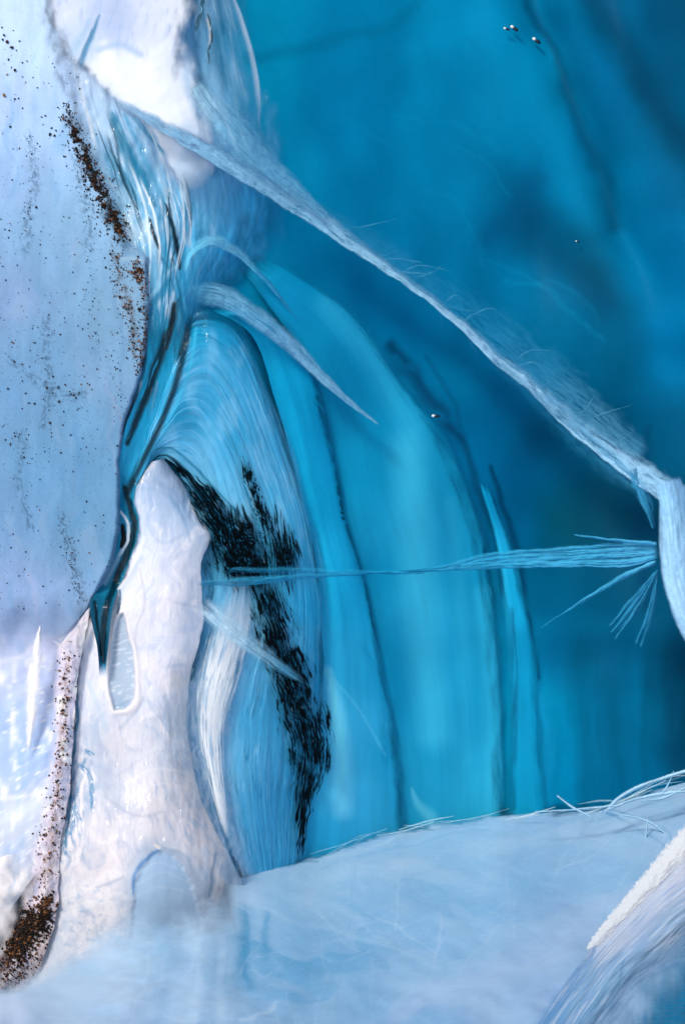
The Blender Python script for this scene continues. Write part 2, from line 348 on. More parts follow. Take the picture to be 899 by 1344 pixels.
def paint_outer(p, U, T, wd):
    p.base([(340, 335, '#0f90c2'), (390, 385, '#17a0d8'), (450, 420, '#18a3da'), (500, 470, '#109ad0'), (430, 470, '#0a88ba'), (470, 540, '#0a84b4'), (540, 560, '#2a9fd4'),
            (500, 600, '#0e90c2'), (580, 640, '#209cce'), (540, 690, '#36a5d8'), (500, 760, '#0f8fc2'), (560, 800, '#3ba8da'), (620, 760, '#1c97ca'), (630, 900, '#2a9fd0'), (580, 930, '#2aa0d4'),
            (540, 900, '#0f90c4'), (480, 570, '#16a4d8'), (470, 620, '#16a2d6'), (450, 520, '#109ace'), (600, 1030, '#3aa6d6'), (550, 1040, '#2f9ccc'), (640, 1040, '#3aa4d2'), (520, 850, '#0e8dbf')], 35)
    p.stroke([(430, 400), (490, 470), (540, 560)], 28, '#3fb2e4', 0.85, 1)
    p.stroke([(535, 590), (545, 700), (555, 840), (570, 960)], 40, '#5cbce8', 0.75, 1)  # wide pale stroke paints the band's glow into the tint
    p.stroke([(590, 660), (605, 800), (610, 1000)], 16, '#4cb0de', 0.3, 1)
    p.stroke([(540, 1035, 3), (548, 1055, 9), (565, 1072, 14)], 10, '#8fc6ea', 0.6, 1)
    p.stroke([(636, 720, 5), (655, 850, 7), (662, 960, 8), (664, 1070, 7)], 7, '#053f5f', 0.9, 0.8, (50, 4, -0.12, 0.3))
    p.stroke([(560, 520), (600, 600), (640, 720)], 8, '#055a86', 0.7, 1)
    p.put(1 - sstep(0.0, 0.16, U.ravel() + 0.05 * fbm(p.x / 12, p.y / 40, 3, 58)), '#0a6f9c', 0.45)
    p.stroke([(632, 780), (645, 900), (648, 1060)], 20, '#4fb6e4', 0.5, 1)
f1 = fold("ice_fold", [[(300, 335), (350, 400), (400, 480), (432, 600), (448, 690), (474, 780), (494, 880), (516, 990), (524, 1100)],
                       [(322, 322), (400, 362), (470, 415), (535, 500), (598, 588), (640, 690), (656, 780), (664, 900), (667, 1078)]],
          0.024, edge_l=0.05, edge_r=0.16, seed=8, fade_top=0.08, paint=paint_outer, streak=(260, 22, 0.07), gain=0.9, mat=M_SMOOTH)
tag(f1, "widest bright blue ice fold with smooth pale centre, sweeping down to the floor", "ice fold", "nested ice folds")

def paint_mid(p, U, T, wd):
    p.base([(300, 410, '#118fbf'), (350, 440, '#0f8fc0'), (390, 500, '#0b8bbb'), (400, 600, '#1093c4'), (430, 650, '#0f90c0'), (440, 760, '#1695c6'), (470, 800, '#1a97c8'),
            (440, 860, '#2f9fce'), (460, 940, '#3fa5d3'), (500, 900, '#1a90c0'), (515, 1000, '#158ab8'), (450, 1030, '#4aa9d6'), (480, 1060, '#3a9fcd'), (420, 1100, '#2898c8'), (530, 1050, '#1a8cba')], 30)
    p.stroke([(416, 522, 7), (428, 555, 12), (440, 600, 10), (452, 660, 7)], 9, '#043d5a', 0.95, 0.9, (14, 4, -0.05, 0.25), 9)
    p.stroke([(444, 640, 4), (451, 680, 4)], 4, '#02151f', 0.95, 0.6, (6, 5, 0.0, 0.15), 4)
    p.stroke([(455, 690, 4), (476, 750, 4), (486, 800, 5), (492, 830, 3)], 4, '#032f47', 0.95, 0.8, (16, 4, -0.15, 0.2), 2)
    p.stroke([(492, 830, 3), (510, 890, 3), (522, 950, 7), (530, 1000, 9), (530, 1045, 7)], 6, '#03324a', 0.95, 0.8, (12, 4, -0.05, 0.2), 7)
    p.stroke([(418, 505), (442, 600), (458, 680), (484, 770), (504, 870), (524, 980), (534, 1090)], 16, '#0a6a94', 0.7, 1, (70, 9, -0.3, .4), 12)
    p.stroke([(430, 880, 10), (445, 960, 22), (450, 1060, 24)], 30, '#74c2e8', 0.95, 1)
    p.stroke([(420, 870), (470, 930), (505, 990)], 3, '#5fb4dd', 0.5, 1)
    p.stroke([(480, 850), (505, 920), (505, 1000)], 10, '#0c7fae', 0.5, 1, (30, 4, 0, .3))
f2 = fold("ice_fold", [[(262, 400), (330, 440), (365, 540), (392, 640), (418, 760), (424, 900), (414, 1000), (388, 1150)],
                       [(300, 392), (375, 432), (420, 505), (443, 600), (458, 680), (485, 770), (505, 870), (526, 980), (538, 1105)]],
          0.034, edge_l=0.0, edge_r=0.14, seed=15, fade_top=0.05, paint=paint_mid, streak=(110, 9, 0.14), gain=1.35, mat=M_SMOOTH, hue=(0.8, 1.1, 1.0))
tag(f2, "middle blue ice fold edged by a broken line of dark specks", "ice fold", "nested ice folds")

F3 = [[(186, 648), (200, 612), (220, 603), (246, 640), (264, 690), (258, 745), (242, 820), (215, 880), (205, 950), (220, 1040), (250, 1100), (285, 1175)],
      [(182, 640), (204, 585), (236, 545), (266, 545), (296, 600), (325, 680), (345, 750), (345, 830), (330, 900), (318, 980), (325, 1060), (345, 1160)],
      [(178, 630), (203, 560), (232, 490), (268, 455), (310, 500), (350, 600), (380, 690), (395, 780), (395, 870), (385, 960), (375, 1050), (372, 1150)],
      [(172, 625), (200, 552), (222, 480), (248, 408), (305, 408), (345, 478), (378, 565), (404, 645), (430, 760), (436, 900), (424, 1010), (400, 1140)]]
def paint_arch(p, U, T, wd):
    p.base([(190, 600, '#1791be'), (215, 520, '#128fbd'), (245, 430, '#0f8ab6'), (280, 420, '#0d88b6'), (300, 450, '#1b95c5'), (280, 490, '#4aa8d6'), (320, 530, '#46a5d4'), (260, 530, '#3aa0cf'),
            (235, 550, '#1b93c0'), (300, 580, '#2c9bca'), (225, 590, '#57aad6'), (265, 600, '#6fb3dc'), (300, 640, '#66b2dc'), (340, 620, '#3d9fcd'), (370, 680, '#4fa9d6'), (390, 720, '#2f9ac8'),
            (400, 800, '#1b92c2'), (360, 770, '#2a93c0'), (290, 780, '#6fb4dc'), (300, 820, '#9cc9e8'), (265, 850, '#2d83a8'), (258, 900, '#4c9abf'), (255, 960, '#8fbfe0'), (270, 1020, '#8cb6d8'),
            (330, 880, '#6ab4de'), (330, 960, '#4fa7d5'), (360, 940, '#3f9fce'), (340, 1060, '#4da5d2'), (380, 1060, '#3499c8'), (310, 1000, '#68b2dc'), (310, 1110, '#4a9cc8'), (370, 1130, '#3f9fcd'),
            (420, 880, '#1a8ebd'), (415, 1000, '#1c90c0'), (285, 740, '#2a7ea4'), (300, 755, '#4f9fc6')], 22, 3.2)
    a = p.x; b = p.y
    up = 1 - sstep(690, 760, b)
    st = fbm(U.ravel() * wd / 7, T.ravel() / 150, 4, 61)
    st2 = fbm(U.ravel() * wd / 2.6, T.ravel() / 34, 3, 67)
    inner = 1 - sstep(0.16, 0.32, U.ravel()); low = sstep(780, 880, b) * (1 - inner)
    blot = sstep(-0.25, 0.35, fbm(a / 46 + 3, b / 70, 3, 65)); st = st * (0.35 + 0.65 * blot); st2 = st2 * (0.3 + 0.7 * sstep(-0.3, 0.3, fbm(a / 24, b / 40, 3, 66)))
    p.put(sstep(-0.1, 0.5, fbm(a / 30, b / 60, 3, 68)) * up * 0.45, '#7fbce2')
    p.put(sstep(0.0, 0.5, st) * (0.65 * up + 0.3 * low), '#8cc4e8')
    p.put(sstep(0.0, 0.45, -st) * (0.45 * up + 0.4 * low), '#0c7dab')
    p.put(sstep(0.05, 0.5, -st2) * (0.35 + 0.35 * low), '#0f6f98')
    p.put(sstep(0.15, 0.55, st2) * (0.2 + 0.35 * low), '#9fd0ee')
    zone = inner * sstep(830, 900, b)
    mt = fbm(a / 5 + 2 * fbm(a / 30, b / 30, 2, 63), b / 22, 4, 64)
    p.put(zone * 0.9, '#a3b6d4'); p.put(zone * sstep(-0.05, 0.4, mt), '#c6cde0', 0.8); p.put(zone * sstep(0.05, 0.45, -mt), '#5f96bb', 0.75)
    p.put(low * sstep(0.2, 0.4, U.ravel()), '#1c7aa8', 0.42)
    # clear dark lines of the arch
    p.stroke([(178, 640, 3), (205, 603, 5), (222, 600, 4), (246, 622, 6), (270, 660, 6)], 5, '#04324a', 0.9, 0.8, (40, 3, -0.2, .2))
    p.stroke([(205, 590, 2), (225, 588, 3), (255, 612, 3), (290, 650, 3), (330, 690, 3)], 3, '#0d6c93', 0.8, 1)
    p.stroke([(268, 688, 2), (272, 705, 5), (264, 722, 4), (258, 735, 2)], 4, '#e6f0fa', 0.9, 0.8, (8, 3, -.1, .2))  # white stroke paints a crisp highlight beside the seam
    p.stroke([(250, 412, 7), (244, 450, 8), (232, 500, 7), (214, 550, 6), (190, 600, 6), (170, 640, 5)], 6, '#032c40', 0.95, 0.8)
    p.stroke([(258, 430), (250, 480), (232, 530), (212, 575)], 3, '#3db0d8', 0.7, 0.8)
    p.stroke([(310, 430), (345, 500), (370, 575), (400, 650), (425, 730)], 4, '#0a6f9a', 0.4, 0.9, (40, 3, -0.1, .3))
    p.stroke([(262, 810, 8), (256, 850, 12), (252, 890, 8)], 10, '#12617f', 0.9, 0.9, (14, 3, -0.1, .3))
    p.stroke([(268, 740), (278, 770), (270, 800)], 8, '#0d5f80', 0.8, 0.8, (14, 4, -0.1, .3))
    p.stroke([(275, 1010, 3), (287, 1070, 4), (300, 1110, 4), (316, 1160, 5)], 4, '#0f6f96', 0.8, 0.8, (20, 3, -0.1, .3))
    p.stroke([(306, 1125, 3), (314, 1145, 5), (319, 1165, 4)], 5, '#053a52', 0.7, 0.7, (12, 3, -0.1, .3))
f3 = fold("ice_fold", F3, 0.05, step=1.35, edge_l=0.0, edge_r=0.2, seed=22, paint=paint_arch, streak=(60, 4, 0.14), round_=0.3, gain=1.3, hue=(0.95, 1.05, 1.0))
tag(f3, "finely striped pale blue ice arch with torn black seam, beside the white column", "ice fold", "nested ice folds")

def seam(path, lift, seed, dens, parent, sa=60, sc=2.2, tilt=None, jag=0.08):
    X, Y, U, T, W, _ = strip(path, 70, 1.1)
    wob = 3.0 * fbm(X / 22, Y / 30, 3, seed); X = X + wob
    A, B = (U * W, T) if tilt is None else (X + tilt * Y, Y)
    A = A + 3.0 * fbm(X / 26, Y / 40, 2, seed + 2)
    n = fbm(A / sc, B / sa, 4, seed + 1, 0.6); n2 = fbm(A / (sc * .6), B / (sa * .6), 3, seed + 8); big = fbm(X / 24, Y / 34, 3, seed + 3)
    n = 0.55 * n + 1.5 * np.abs(fbm(A / (sc * 2.2), B / (sa * 0.8), 3, seed + 11)) - 0.3
    e = 1 - sstep(0.1, 1.0, np.abs(U) + 0.35 * fbm(A / 6, B / 40, 3, seed + 4))
    tj = T / T.max() + jag * fbm(A / 4, B / 200, 3, seed + 6)
    end = sstep(0.0, jag + 0.02, tj) * (1 - sstep(0.98 - jag, 1, tj)) * sstep(0, .04, T / T.max()) * (1 - sstep(.96, 1, T / T.max()))
    al = sstep(0.15, 0.62, (e * dens + n * 1.25 + 0.75 * big + 0.12) * (0.25 + 0.75 * end)) * sstep(0.02, 0.3, e) * sstep(0.0, 0.25, end)
    p = Paint(X, Y); p.c[:] = lin('#01080d')
    p.put(sstep(0.05, 0.45, n2).ravel(), '#0b5473', 0.75); p.put(sstep(0.28, 0.6, n2).ravel(), '#3f9cc6', 0.75); p.put(sstep(0.45, 0.7, fbm(A / 1.6, B / 22, 3, seed + 9)).ravel(), '#a9d3ea', 0.6)
    return grid_mesh("dark_seam", P(X, Y, walld(X, Y) - lift), p.rgba(al), M_SEAM, parent, FL(U, T, 60))
seam([(214, 597, 4), (240, 620, 9), (264, 650, 22), (288, 684, 32), (312, 712, 30), (330, 740, 20)], 0.056, 41, 0.8, f3, 64, 2.0, jag=0.1)
seam([(292, 660, 18), (306, 690, 42), (318, 722, 52), (328, 752, 46), (334, 790, 22)], 0.057, 43, 0.85, f3, 52, 2.0, tilt=-0.25, jag=0.3)
seam([(352, 650, 10), (362, 690, 26), (372, 730, 28), (380, 790, 16)], 0.058, 45, 0.72, f3, 48, 1.7, tilt=-0.15, jag=0.4)
seam([(318, 590, 5), (332, 640, 12), (350, 690, 14), (358, 710, 9)], 0.0575, 46, 0.6, f3, 16, 2.0, jag=0.3)
seam([(342, 752, 20), (354, 800, 34), (370, 850, 38), (388, 905, 40), (404, 960, 38), (408, 1000, 32), (400, 1045, 20), (395, 1100, 9), (393, 1130, 5)], 0.056, 47, 0.68, f3, 52, 2.0)

# pale rib between the white column and the striped arch
X, Y, U, T, W, _ = strip([(318, 755, 16), (308, 815, 28), (294, 870, 30), (282, 920, 24), (279, 970, 18), (284, 1020, 13), (292, 1065, 8), (300, 1105, 3)], 44, 1.3)
p = Paint(X, Y); p.c[:] = lin('#fafcff'); n = fbm(U * 4, T / 60, 4, 71)
p.put(sstep(0.0, 0.5, n).ravel(), '#a9cbe8', 0.8); p.put(sstep(0.2, 0.6, fbm(U * 9, T / 30, 3, 75)).ravel(), '#6fa9cf', 0.6)
p.put((1 - sstep(800, 880, Y)).ravel(), '#a6cdea', 0.6)
al = (1 - sstep(0.35, 1.0, np.abs(U) + 0.6 * fbm(U * 7, T / 50, 4, 73))) * sstep(0, 0.22, T / T.max() + 0.1 * fbm(U * 6, T / 90, 3, 74)) * (1 - sstep(.9, 1, T / T.max())) * (1 - 0.6 * sstep(0.15, .5, fbm(U * 9, T / 60, 4, 76)))
rib = grid_mesh("ice_rib", P(X, Y, walld(X, Y) - 0.054 - 0.005 * (1 - U ** 2)), p.rgba(al), M_FOLD, flow=FL(U, T, 40))
tag(rib, "bright white thin rib of ice between the white column and the striped arch", "ice rib")

# ------------------------------------------------------------------ milky bank of ice in the upper left, behind the dirt line
nu, nv = 190, 330
X, Y, U, T = loft([[(60, -120), (70, 0), (85, 110), (110, 190), (150, 280), (165, 330), (180, 430), (172, 560)],
                   [(330, -120), (330, 0), (350, 100), (400, 200), (410, 270), (380, 330), (300, 400), (215, 560)]], nu, nv)
p = Paint(X, Y, 3, 30, 5)
p.base([(90, 20, '#dbe3f5'), (110, 110, '#b4cdea'), (140, 140, '#a9c9e8'), (180, 180, '#8fbfe2'), (210, 240, '#74b2da'), (170, 260, '#8fbede'), (200, 300, '#6fb0d6'), (240, 210, '#a9cdea'),
        (270, 170, '#8fc3e6'), (300, 120, '#6fb4de'), (320, 40, '#3fa2d0'), (330, 170, '#58aeda'), (290, 230, '#74c0e6'), (330, 260, '#35a8dc'), (380, 240, '#189ad2'), (260, 280, '#6cbce4'),
        (240, 320, '#3aa8d6'), (300, 320, '#2fa8dc'), (215, 380, '#2a8fb8'), (200, 440, '#137fa6'), (260, 380, '#2aa2d2'), (350, 310, '#1fa0d6'), (310, 370, '#189ccc'), (240, 420, '#1283ab'), (190, 520, '#0f87b2'), (200, 360, '#7db8da')], 22, 3)
p.stroke([(148, 150, 7), (160, 180, 13), (176, 215, 12), (194, 246, 6)], 10, '#2d88ab', 0.9, 0.8, (40, 8, -0.2, .3))
p.stroke([(150, 205, 3), (165, 235, 7), (185, 270, 6)], 6, '#3f90b4', 0.8, 0.8, (30, 4, -0.1, .3))
p.stroke([(236, 395, 6), (226, 430, 9), (210, 470, 9)], 8, '#053a50', 0.85, 0.9, (50, 4, -0.2, .2)); p.stroke([(208, 330, 4), (222, 360, 6), (232, 400, 5)], 5, '#0b607f', 0.7, 1, (40, 4, -.1, .3))  # dark strokes paint reflections in the ice above the channel
bn = fbm(U * 13 + 1.2 * fbm(U * 3, T / 90, 2, 32), T / 85, 5, 34, 0.6).ravel(); bm_ = sstep(120, 190, p.y) * (1 - sstep(0.42, 0.6, U.ravel()))
p.put(sstep(0.0, 0.4, bn) * bm_, '#c3ddf0', 0.75); p.put(sstep(0.05, 0.42, -bn) * bm_, '#2a86ac', 0.75)
p.stroke([(150, 158, 8), (166, 200, 13), (188, 240, 11), (204, 270, 6)], 10, '#1f7a9e', 0.75, 0.9, (60, 9, -0.25, .3)); p.stroke([(246, 262, 5), (242, 300, 9), (240, 345, 8), (246, 400, 6)], 8, '#117fae', 0.7, 1); p.stroke([(212, 262, 3), (219, 300, 4), (226, 345, 4)], 4, '#e6f2fa', 0.7, 1)
p.stroke([(163, 150, 4), (186, 200, 6), (210, 250, 6), (226, 300, 5), (234, 340, 3)], 5, '#3b9cc4', 0.6, 1)
p.stroke([(182, 170, 3), (205, 215, 5), (222, 262, 5), (236, 320, 3)], 5, '#a9d2ea', 0.5, 1)
p.stroke([(196, 288, 2), (203, 306, 5), (210, 325, 4)], 5, '#03212f', 1, 0.9)
p.stroke([(218, 268, 1.5), (226, 296, 5), (233, 325, 5.5), (236, 352, 3)], 5, '#021a26', 1, 0.9)
p.stroke([(226, 340, 3), (238, 390, 4), (240, 440, 4)], 4, '#0b6a90', 0.8, 0.9)
p.stroke([(192, 400, 4), (215, 365, 6), (228, 350, 4)], 5, '#8fc6e2', 0.8, 0.9)
p.stroke([(196, 420, 4), (205, 395, 7), (222, 370, 5)], 6, '#137aa2', 0.8, 0.9)
p.stroke([(230, 400, 5), (222, 440, 8), (205, 490, 7), (185, 540, 5)], 7, '#02161f', 0.95, 0.8, (50, 5, -0.25, .2))  # black stroke painted for the dark reflection at the channel's top
p.stroke([(212, 205, 8), (240, 235, 14), (262, 238, 10)], 12, '#d5dcea', 0.5, 1)
p.stroke([(285, 60, 5), (305, 120, 7), (315, 170, 5)], 7, '#1d8fbe', 0.6, 0.9, (50, 4, -0.1, .3))
rk = np.random.default_rng(31); Uf = U.ravel(); Tf = T.ravel() / T.max()
for k in range(26):
    u0 = rk.uniform(0.05, 0.42); t0 = rk.uniform(0.3, 0.62); t1 = t0 + rk.uniform(0.12, 0.34); wl_ = rk.uniform(0.004, 0.012)
    dl = np.abs(Uf - u0 - 0.05 * fbm(Tf * 6, Tf * 0 + k, 2, 40) - 0.25 * (Tf - t0) * (u0 - 0.2))
    m_ = (1 - sstep(0.35, 1.0, dl / wl_)) * sstep(t0, t0 + 0.05, Tf) * (1 - sstep(t1 - 0.06, t1, Tf))
    p.put(m_, ('#0b4a62', '#eaf4fb', '#1b7fa6', '#062c3d', '#cfe5f3')[k % 5], float(rk.uniform(.55, .95)))  # thin dark and white lines paint refraction into the bank
p.noise(fbm(p.x / 7, p.y / 26, 4, 33), 0.12); p.gain(1.1)
al = (1 - sstep(0.6, 0.98, U + 0.22 * fbm(X / 20, Y / 45, 4, 37))) * (1 - sstep(0.86, 1.0, T / T.max()))
D = walld(X, Y) - 0.035 * (1 - sstep(0.5, 1.0, U)) - 0.004 * fbm(X / 22, Y / 50, 3, 39) - 0.004
bank = grid_mesh("ice_bank", P(X, Y, D), p.rgba(al), M_FOLD, flow=FL(U, T, 250))
tag(bank, "milky blue glassy ice with teal pockets, behind the dirt line at upper left", "ice bank")

# teal channel running between the pale slab and the white column
nu, nv = 60, 380
X, Y, U, T = loft([[(196, 395), (190, 490), (165, 560), (156, 610), (156, 690), (148, 735), (127, 775), (118, 800), (128, 850), (131, 892)],
                   [(252, 400), (240, 470), (218, 545), (190, 615), (180, 650), (186, 692), (170, 745), (152, 790), (143, 850), (139, 892)]], nu, nv)
p = Paint(X, Y, 2, 25, 8)
p.base([(215, 420, '#0f7fa6'), (200, 500, '#1191bd'), (185, 560, '#1896c4'), (170, 620, '#1c98c6'), (165, 660, '#0f7ba2'), (168, 710, '#1a86ab'), (145, 760, '#1c86ab'), (132, 800, '#0b5a78'), (135, 860, '#08415a'), (134, 888, '#3aa0d0')], 15, 3)
p.noise(fbm(U * 6, T / 70, 3, 51), 0.25)
p.stroke([(228, 410, 9), (210, 468, 11), (190, 525, 9), (167, 582, 6)], 9, '#021a26', 0.95, 0.8, (60, 6, -0.3, .2))
p.stroke([(250, 405, 7), (238, 470, 8), (214, 550, 8), (184, 612, 8), (168, 645, 8)], 8, '#02283a', 0.95, 0.8)
p.stroke([(164, 640, 5), (172, 668, 6), (177, 692, 7), (166, 730, 8), (150, 770, 7), (138, 810, 7), (136, 868, 4)], 7, '#022535', 0.97, 0.7)
p.stroke([(157, 670, 2), (168, 684, 3), (168, 708, 3), (158, 728, 3)], 3, '#cfe0ee', 0.9, 0.7)
p.stroke([(161, 690, 4), (163, 705, 5), (160, 718, 3)], 4, '#021019', 1, 0.5)
p.stroke([(160, 722, 3), (150, 745, 5), (138, 765, 5)], 4, '#9cc6e0', 0.7, 0.9)
p.stroke([(124, 790, 3), (130, 830, 3), (133, 860, 2)], 3, '#031a26', 0.9, 0.7)
D = walld(X, Y) - 0.045 + 0.006 * np.sin(U * math.pi) + 0.002 * fbm(X / 12, Y / 40, 3, 53)
D = D - 0.034 * sstep(760, 800, Y)
ch_a = sstep(0, 0.16, T / T.max() + 0.06 * fbm(X / 6, Y / 30, 3, 55)) * sstep(0, 0.1, U + 0.05) * (1 - sstep(0.9, 1.0, U)) * (1 - sstep(0.96, 1, T / T.max()))
chan = grid_mesh("ice_channel", P(X, Y, D), p.rgba(ch_a), M_GLASS, flow=FL(U, T, 40))
tag(chan, "dark teal winding strip of clear ice between the pale slab and white column", "ice channel")

# ------------------------------------------------------------------ white column
CL = [(200, 606), (182, 632), (176, 655), (182, 695), (168, 742), (146, 786), (122, 802), (108, 850), (100, 900), (95, 960), (86, 1050), (66, 1130), (55, 1190), (30, 1240), (0, 1330)]
CR = [(216, 602), (243, 636), (262, 676), (277, 705), (264, 742), (267, 820), (252, 880), (246, 950), (262, 1040), (286, 1095), (306, 1132), (320, 1168), (316, 1215), (300, 1260), (292, 1340)]
nu, nv = 150, 520
X, Y, U, T = loft([CL, CR], nu, nv)
ed = sstep(0.0, 0.05, U) * (1 - sstep(0.95, 1, U))
X = X + 2.5 * fbm(X / 22, Y / 26, 3, 81) * (1 - 0.3 * ed)
p = Paint(X, Y, 4, 40, 83)
p.base([(200, 640, '#a9c3e0'), (190, 690, '#c0cfe4'), (230, 660, '#b4cde6'), (255, 690, '#c4d8ec'), (215, 720, '#d8dfec'), (250, 740, '#e8eaf3'), (225, 790, '#f0ecf1'), (185, 770, '#d9dee9'), (240, 850, '#e9ebf4'),
        (160, 860, '#dfe3ec'), (200, 880, '#efeaef'), (215, 930, '#e2e7f1'), (150, 970, '#e9e7ee'), (240, 970, '#d8e2ef'), (180, 1000, '#eaecf3'), (120, 960, '#dbe6f2'), (115, 1040, '#b9d0e6'), (210, 1060, '#f4eef0'),
        (255, 1060, '#eee9ee'), (140, 1080, '#efecf0'), (265, 1110, '#ece6ea'), (150, 1130, '#f2ecee'), (100, 1120, '#f3eef0'), (120, 1200, '#eeeff4'), (100, 1240, '#d5e3f1'), (200, 1150, '#b4d2ec'), (200, 1220, '#a9cbe8'),
        (280, 1180, '#b9d4ec'), (250, 1240, '#a9cce8'), (300, 1160, '#b4d0ea')], 18, 3)
sw = fbm(p.x / 30 + 1.4 * fbm(p.x / 60, p.y / 60, 2, 85), p.y / 60 + 1.4 * fbm(p.x / 60, p.y / 60, 2, 86), 4, 87)
p.put(sstep(0.05, 0.5, sw), '#a9c0de', 0.5); p.put(sstep(0.05, 0.4, -sw), '#fffbfc', 0.7)
sw2 = fbm(p.x / 11 + 1.6 * fbm(p.x / 70, p.y / 110, 2, 185), p.y / 130 + 0.5 * fbm(p.x / 60, p.y / 80, 2, 186), 4, 187)
p.put(sstep(0.1, 0.45, sw2), '#cdd3e4', 0.4)
p.put((1 - sstep(640, 740, p.y)) * sstep(-0.1, 0.3, sw2), '#8fb0d4', 0.6)
fs_ = fbm(U * 26 + 1.5 * fbm(X / 40, Y / 50, 2, 188), T / 46, 4, 189).ravel(); p.put(sstep(0.15, 0.5, fs_), '#b9c8df', 0.5); p.put(sstep(0.2, 0.5, -fs_), '#ffffff', 0.4)
p.put(sstep(0.25, 0.5, fbm(X / 2.6, Y / 3.2, 3, 190)).ravel(), '#c3d0e4', 0.45)
gl = sstep(0.62, 0.85, U.ravel() + 0.25 * fs_) * sstep(880, 960, p.y); p.put(gl * sstep(-0.1, 0.3, fbm(U * 30, T / 26, 4, 194).ravel()), '#9fc3e2', 0.45)
gl = (1 - sstep(0.05, 0.24, U.ravel() + 0.1 * fs_)) * sstep(960, 1000, p.y) * (1 - sstep(1120, 1160, p.y)); gm = fbm(X / 5 + fbm(X / 20, Y / 20, 2, 195), Y / 18, 4, 196).ravel(); p.put(gl * sstep(0.05, 0.3, gm), '#5f9cc6', 0.85); p.put(gl * sstep(0.1, 0.35, -gm), '#ffffff', 0.9)
p.noise(fbm(p.x / 4, p.y / 18, 3, 88), 0.05)
for pts, wd_, h, op in [([(230, 790), (265, 800), (300, 800)], 2, '#a9b8cf', .8), ([(185, 745), (190, 790), (180, 830), (178, 870), (185, 905)], 2.2, '#b3aeb8', .8),
                        ([(195, 690), (215, 715), (240, 700)], 3, '#9fb6d2', .7), ([(180, 660), (190, 690), (200, 710)], 6, '#d5e0ee', .8), ([(150, 745), (140, 790)], 3, '#f6f2f2', .9),
                        ([(185, 735), (165, 765), (150, 790)], 6, '#8fafd2', .8), ([(190, 705), (175, 745), (152, 780), (146, 830), (144, 900)], 3, '#f5f2f4', .95),
                        ([(158, 955), (175, 935), (190, 915)], 3, '#93aac6', .8), ([(215, 915), (235, 950), (255, 1000)], 3, '#b3c2d8', .8), ([(190, 890), (200, 930), (230, 970)], 2, '#bccadd', .7),
                        ([(140, 1045), (165, 1065), (195, 1072), (215, 1065)], 2.5, '#b4bccf', .8), ([(150, 1020), (200, 990), (240, 985)], 2, '#c4cee0', .6), ([(165, 1030), (205, 1010), (245, 1015)], 2, '#fdf8f8', .8),
                        ([(165, 1050), (210, 1028), (255, 1040)], 2, '#fdf8f6', .8), ([(250, 1030), (268, 1080), (275, 1130)], 3, '#aebdd2', .7), ([(128, 1165), (145, 1158), (162, 1152)], 2.5, '#8fb0d0', .9),
                        ([(160, 1130), (165, 1165), (160, 1200)], 2, '#c4cbdd', .7), ([(205, 630), (235, 655), (258, 700)], 5, '#7fabd0', .7), ([(190, 640), (215, 645), (240, 680)], 4, '#8fb4d4', .7),
                        ([(222, 650), (240, 680), (250, 710)], 3, '#4f8fb8', .6)]:
    p.stroke(pts, wd_ * 1.5, h, op * 0.5, 1.0)
# clear pocket with a white rim
pk = poly_mask(p.x, p.y, spline([(150, 932), (145, 900), (147, 860), (152, 825), (161, 806), (171, 840), (178, 885), (178, 912), (166, 926), (150, 932)], 60)[:-1, :2], 3)
rim = poly_mask(p.x, p.y, spline([(146, 938), (141, 905), (143, 860), (148, 820), (161, 796), (175, 836), (184, 885), (185, 918), (170, 934), (146, 938)], 60)[:-1, :2], 4)
p.put(rim, '#f4eeee', 0.9); p.put(pk, '#a8bfd3', 0.95)
p.put(pk * sstep(0.05, 0.4, fbm(p.x / 20, (p.y + 0.3 * p.x) / 5, 3, 90)), '#dfe6ee', 0.8)
p.put(pk * sstep(905, 930, p.y), '#7fa6c8', 0.5)
p.stroke([(156, 775, 2), (157, 790, 4), (154, 805, 2)], 4, '#125a7c', 0.9, 0.7)
# mottled clear pits by the left edge
for pts in ([(106, 1005), (118, 1020), (121, 1060)], [(98, 1045), (97, 1080), (94, 1095)], [(88, 1090), (84, 1120)], [(112, 985), (122, 990)]):
    p.stroke(pts, 5, '#5c9cc8', 0.9, 0.8, (7, 3, -0.05, .2))
p.stroke([(112, 1018), (107, 1040), (108, 1070)], 3, '#fdf9f8', 0.9, 0.8)
p.stroke([(100, 905, 4), (104, 940, 3), (97, 980, 3), (92, 1060, 3), (86, 1110, 2)], 3, '#1c7a9c', 0.9, 0.7)
p.stroke([(118, 895), (128, 925), (140, 960)], 6, '#c9dcee', 0.7, 1)
# small hollow at the foot
HOL = [(160, 1240), (168, 1185), (171, 1150), (180, 1125), (195, 1110), (208, 1104), (225, 1110), (245, 1126), (258, 1150), (270, 1185), (280, 1240)]
HX = X + 5 * fbm(X / 16, Y / 16, 3, 97); HY = Y + 5 * fbm(X / 16, Y / 16, 3, 98)
hol = poly_mask(HX, HY, HOL, 16).ravel()
inn = poly_mask(HX, HY, [(170, 1240), (176, 1188), (178, 1160), (186, 1138), (200, 1122), (210, 1118), (224, 1122), (240, 1138), (250, 1158), (258, 1188), (268, 1240)], 4).ravel()
p.put(hol, '#b4c8de', 0.8); p.put(inn, '#a9cdec', 0.9)
p.stroke([(174, 1172, 3), (178, 1148, 4), (192, 1126, 5), (208, 1115, 4)], 4, '#3f8fd0', 0.8, 1)
p.stroke([(214, 1112, 5), (240, 1124, 9), (258, 1150, 10), (268, 1178, 6)], 9, '#9fb6d0', 0.7, 1, (30, 5, -.2, .4))
p.stroke([(202, 1108, 2), (208, 1112, 3)], 3, '#fff6ea', 0.9, 0.6)
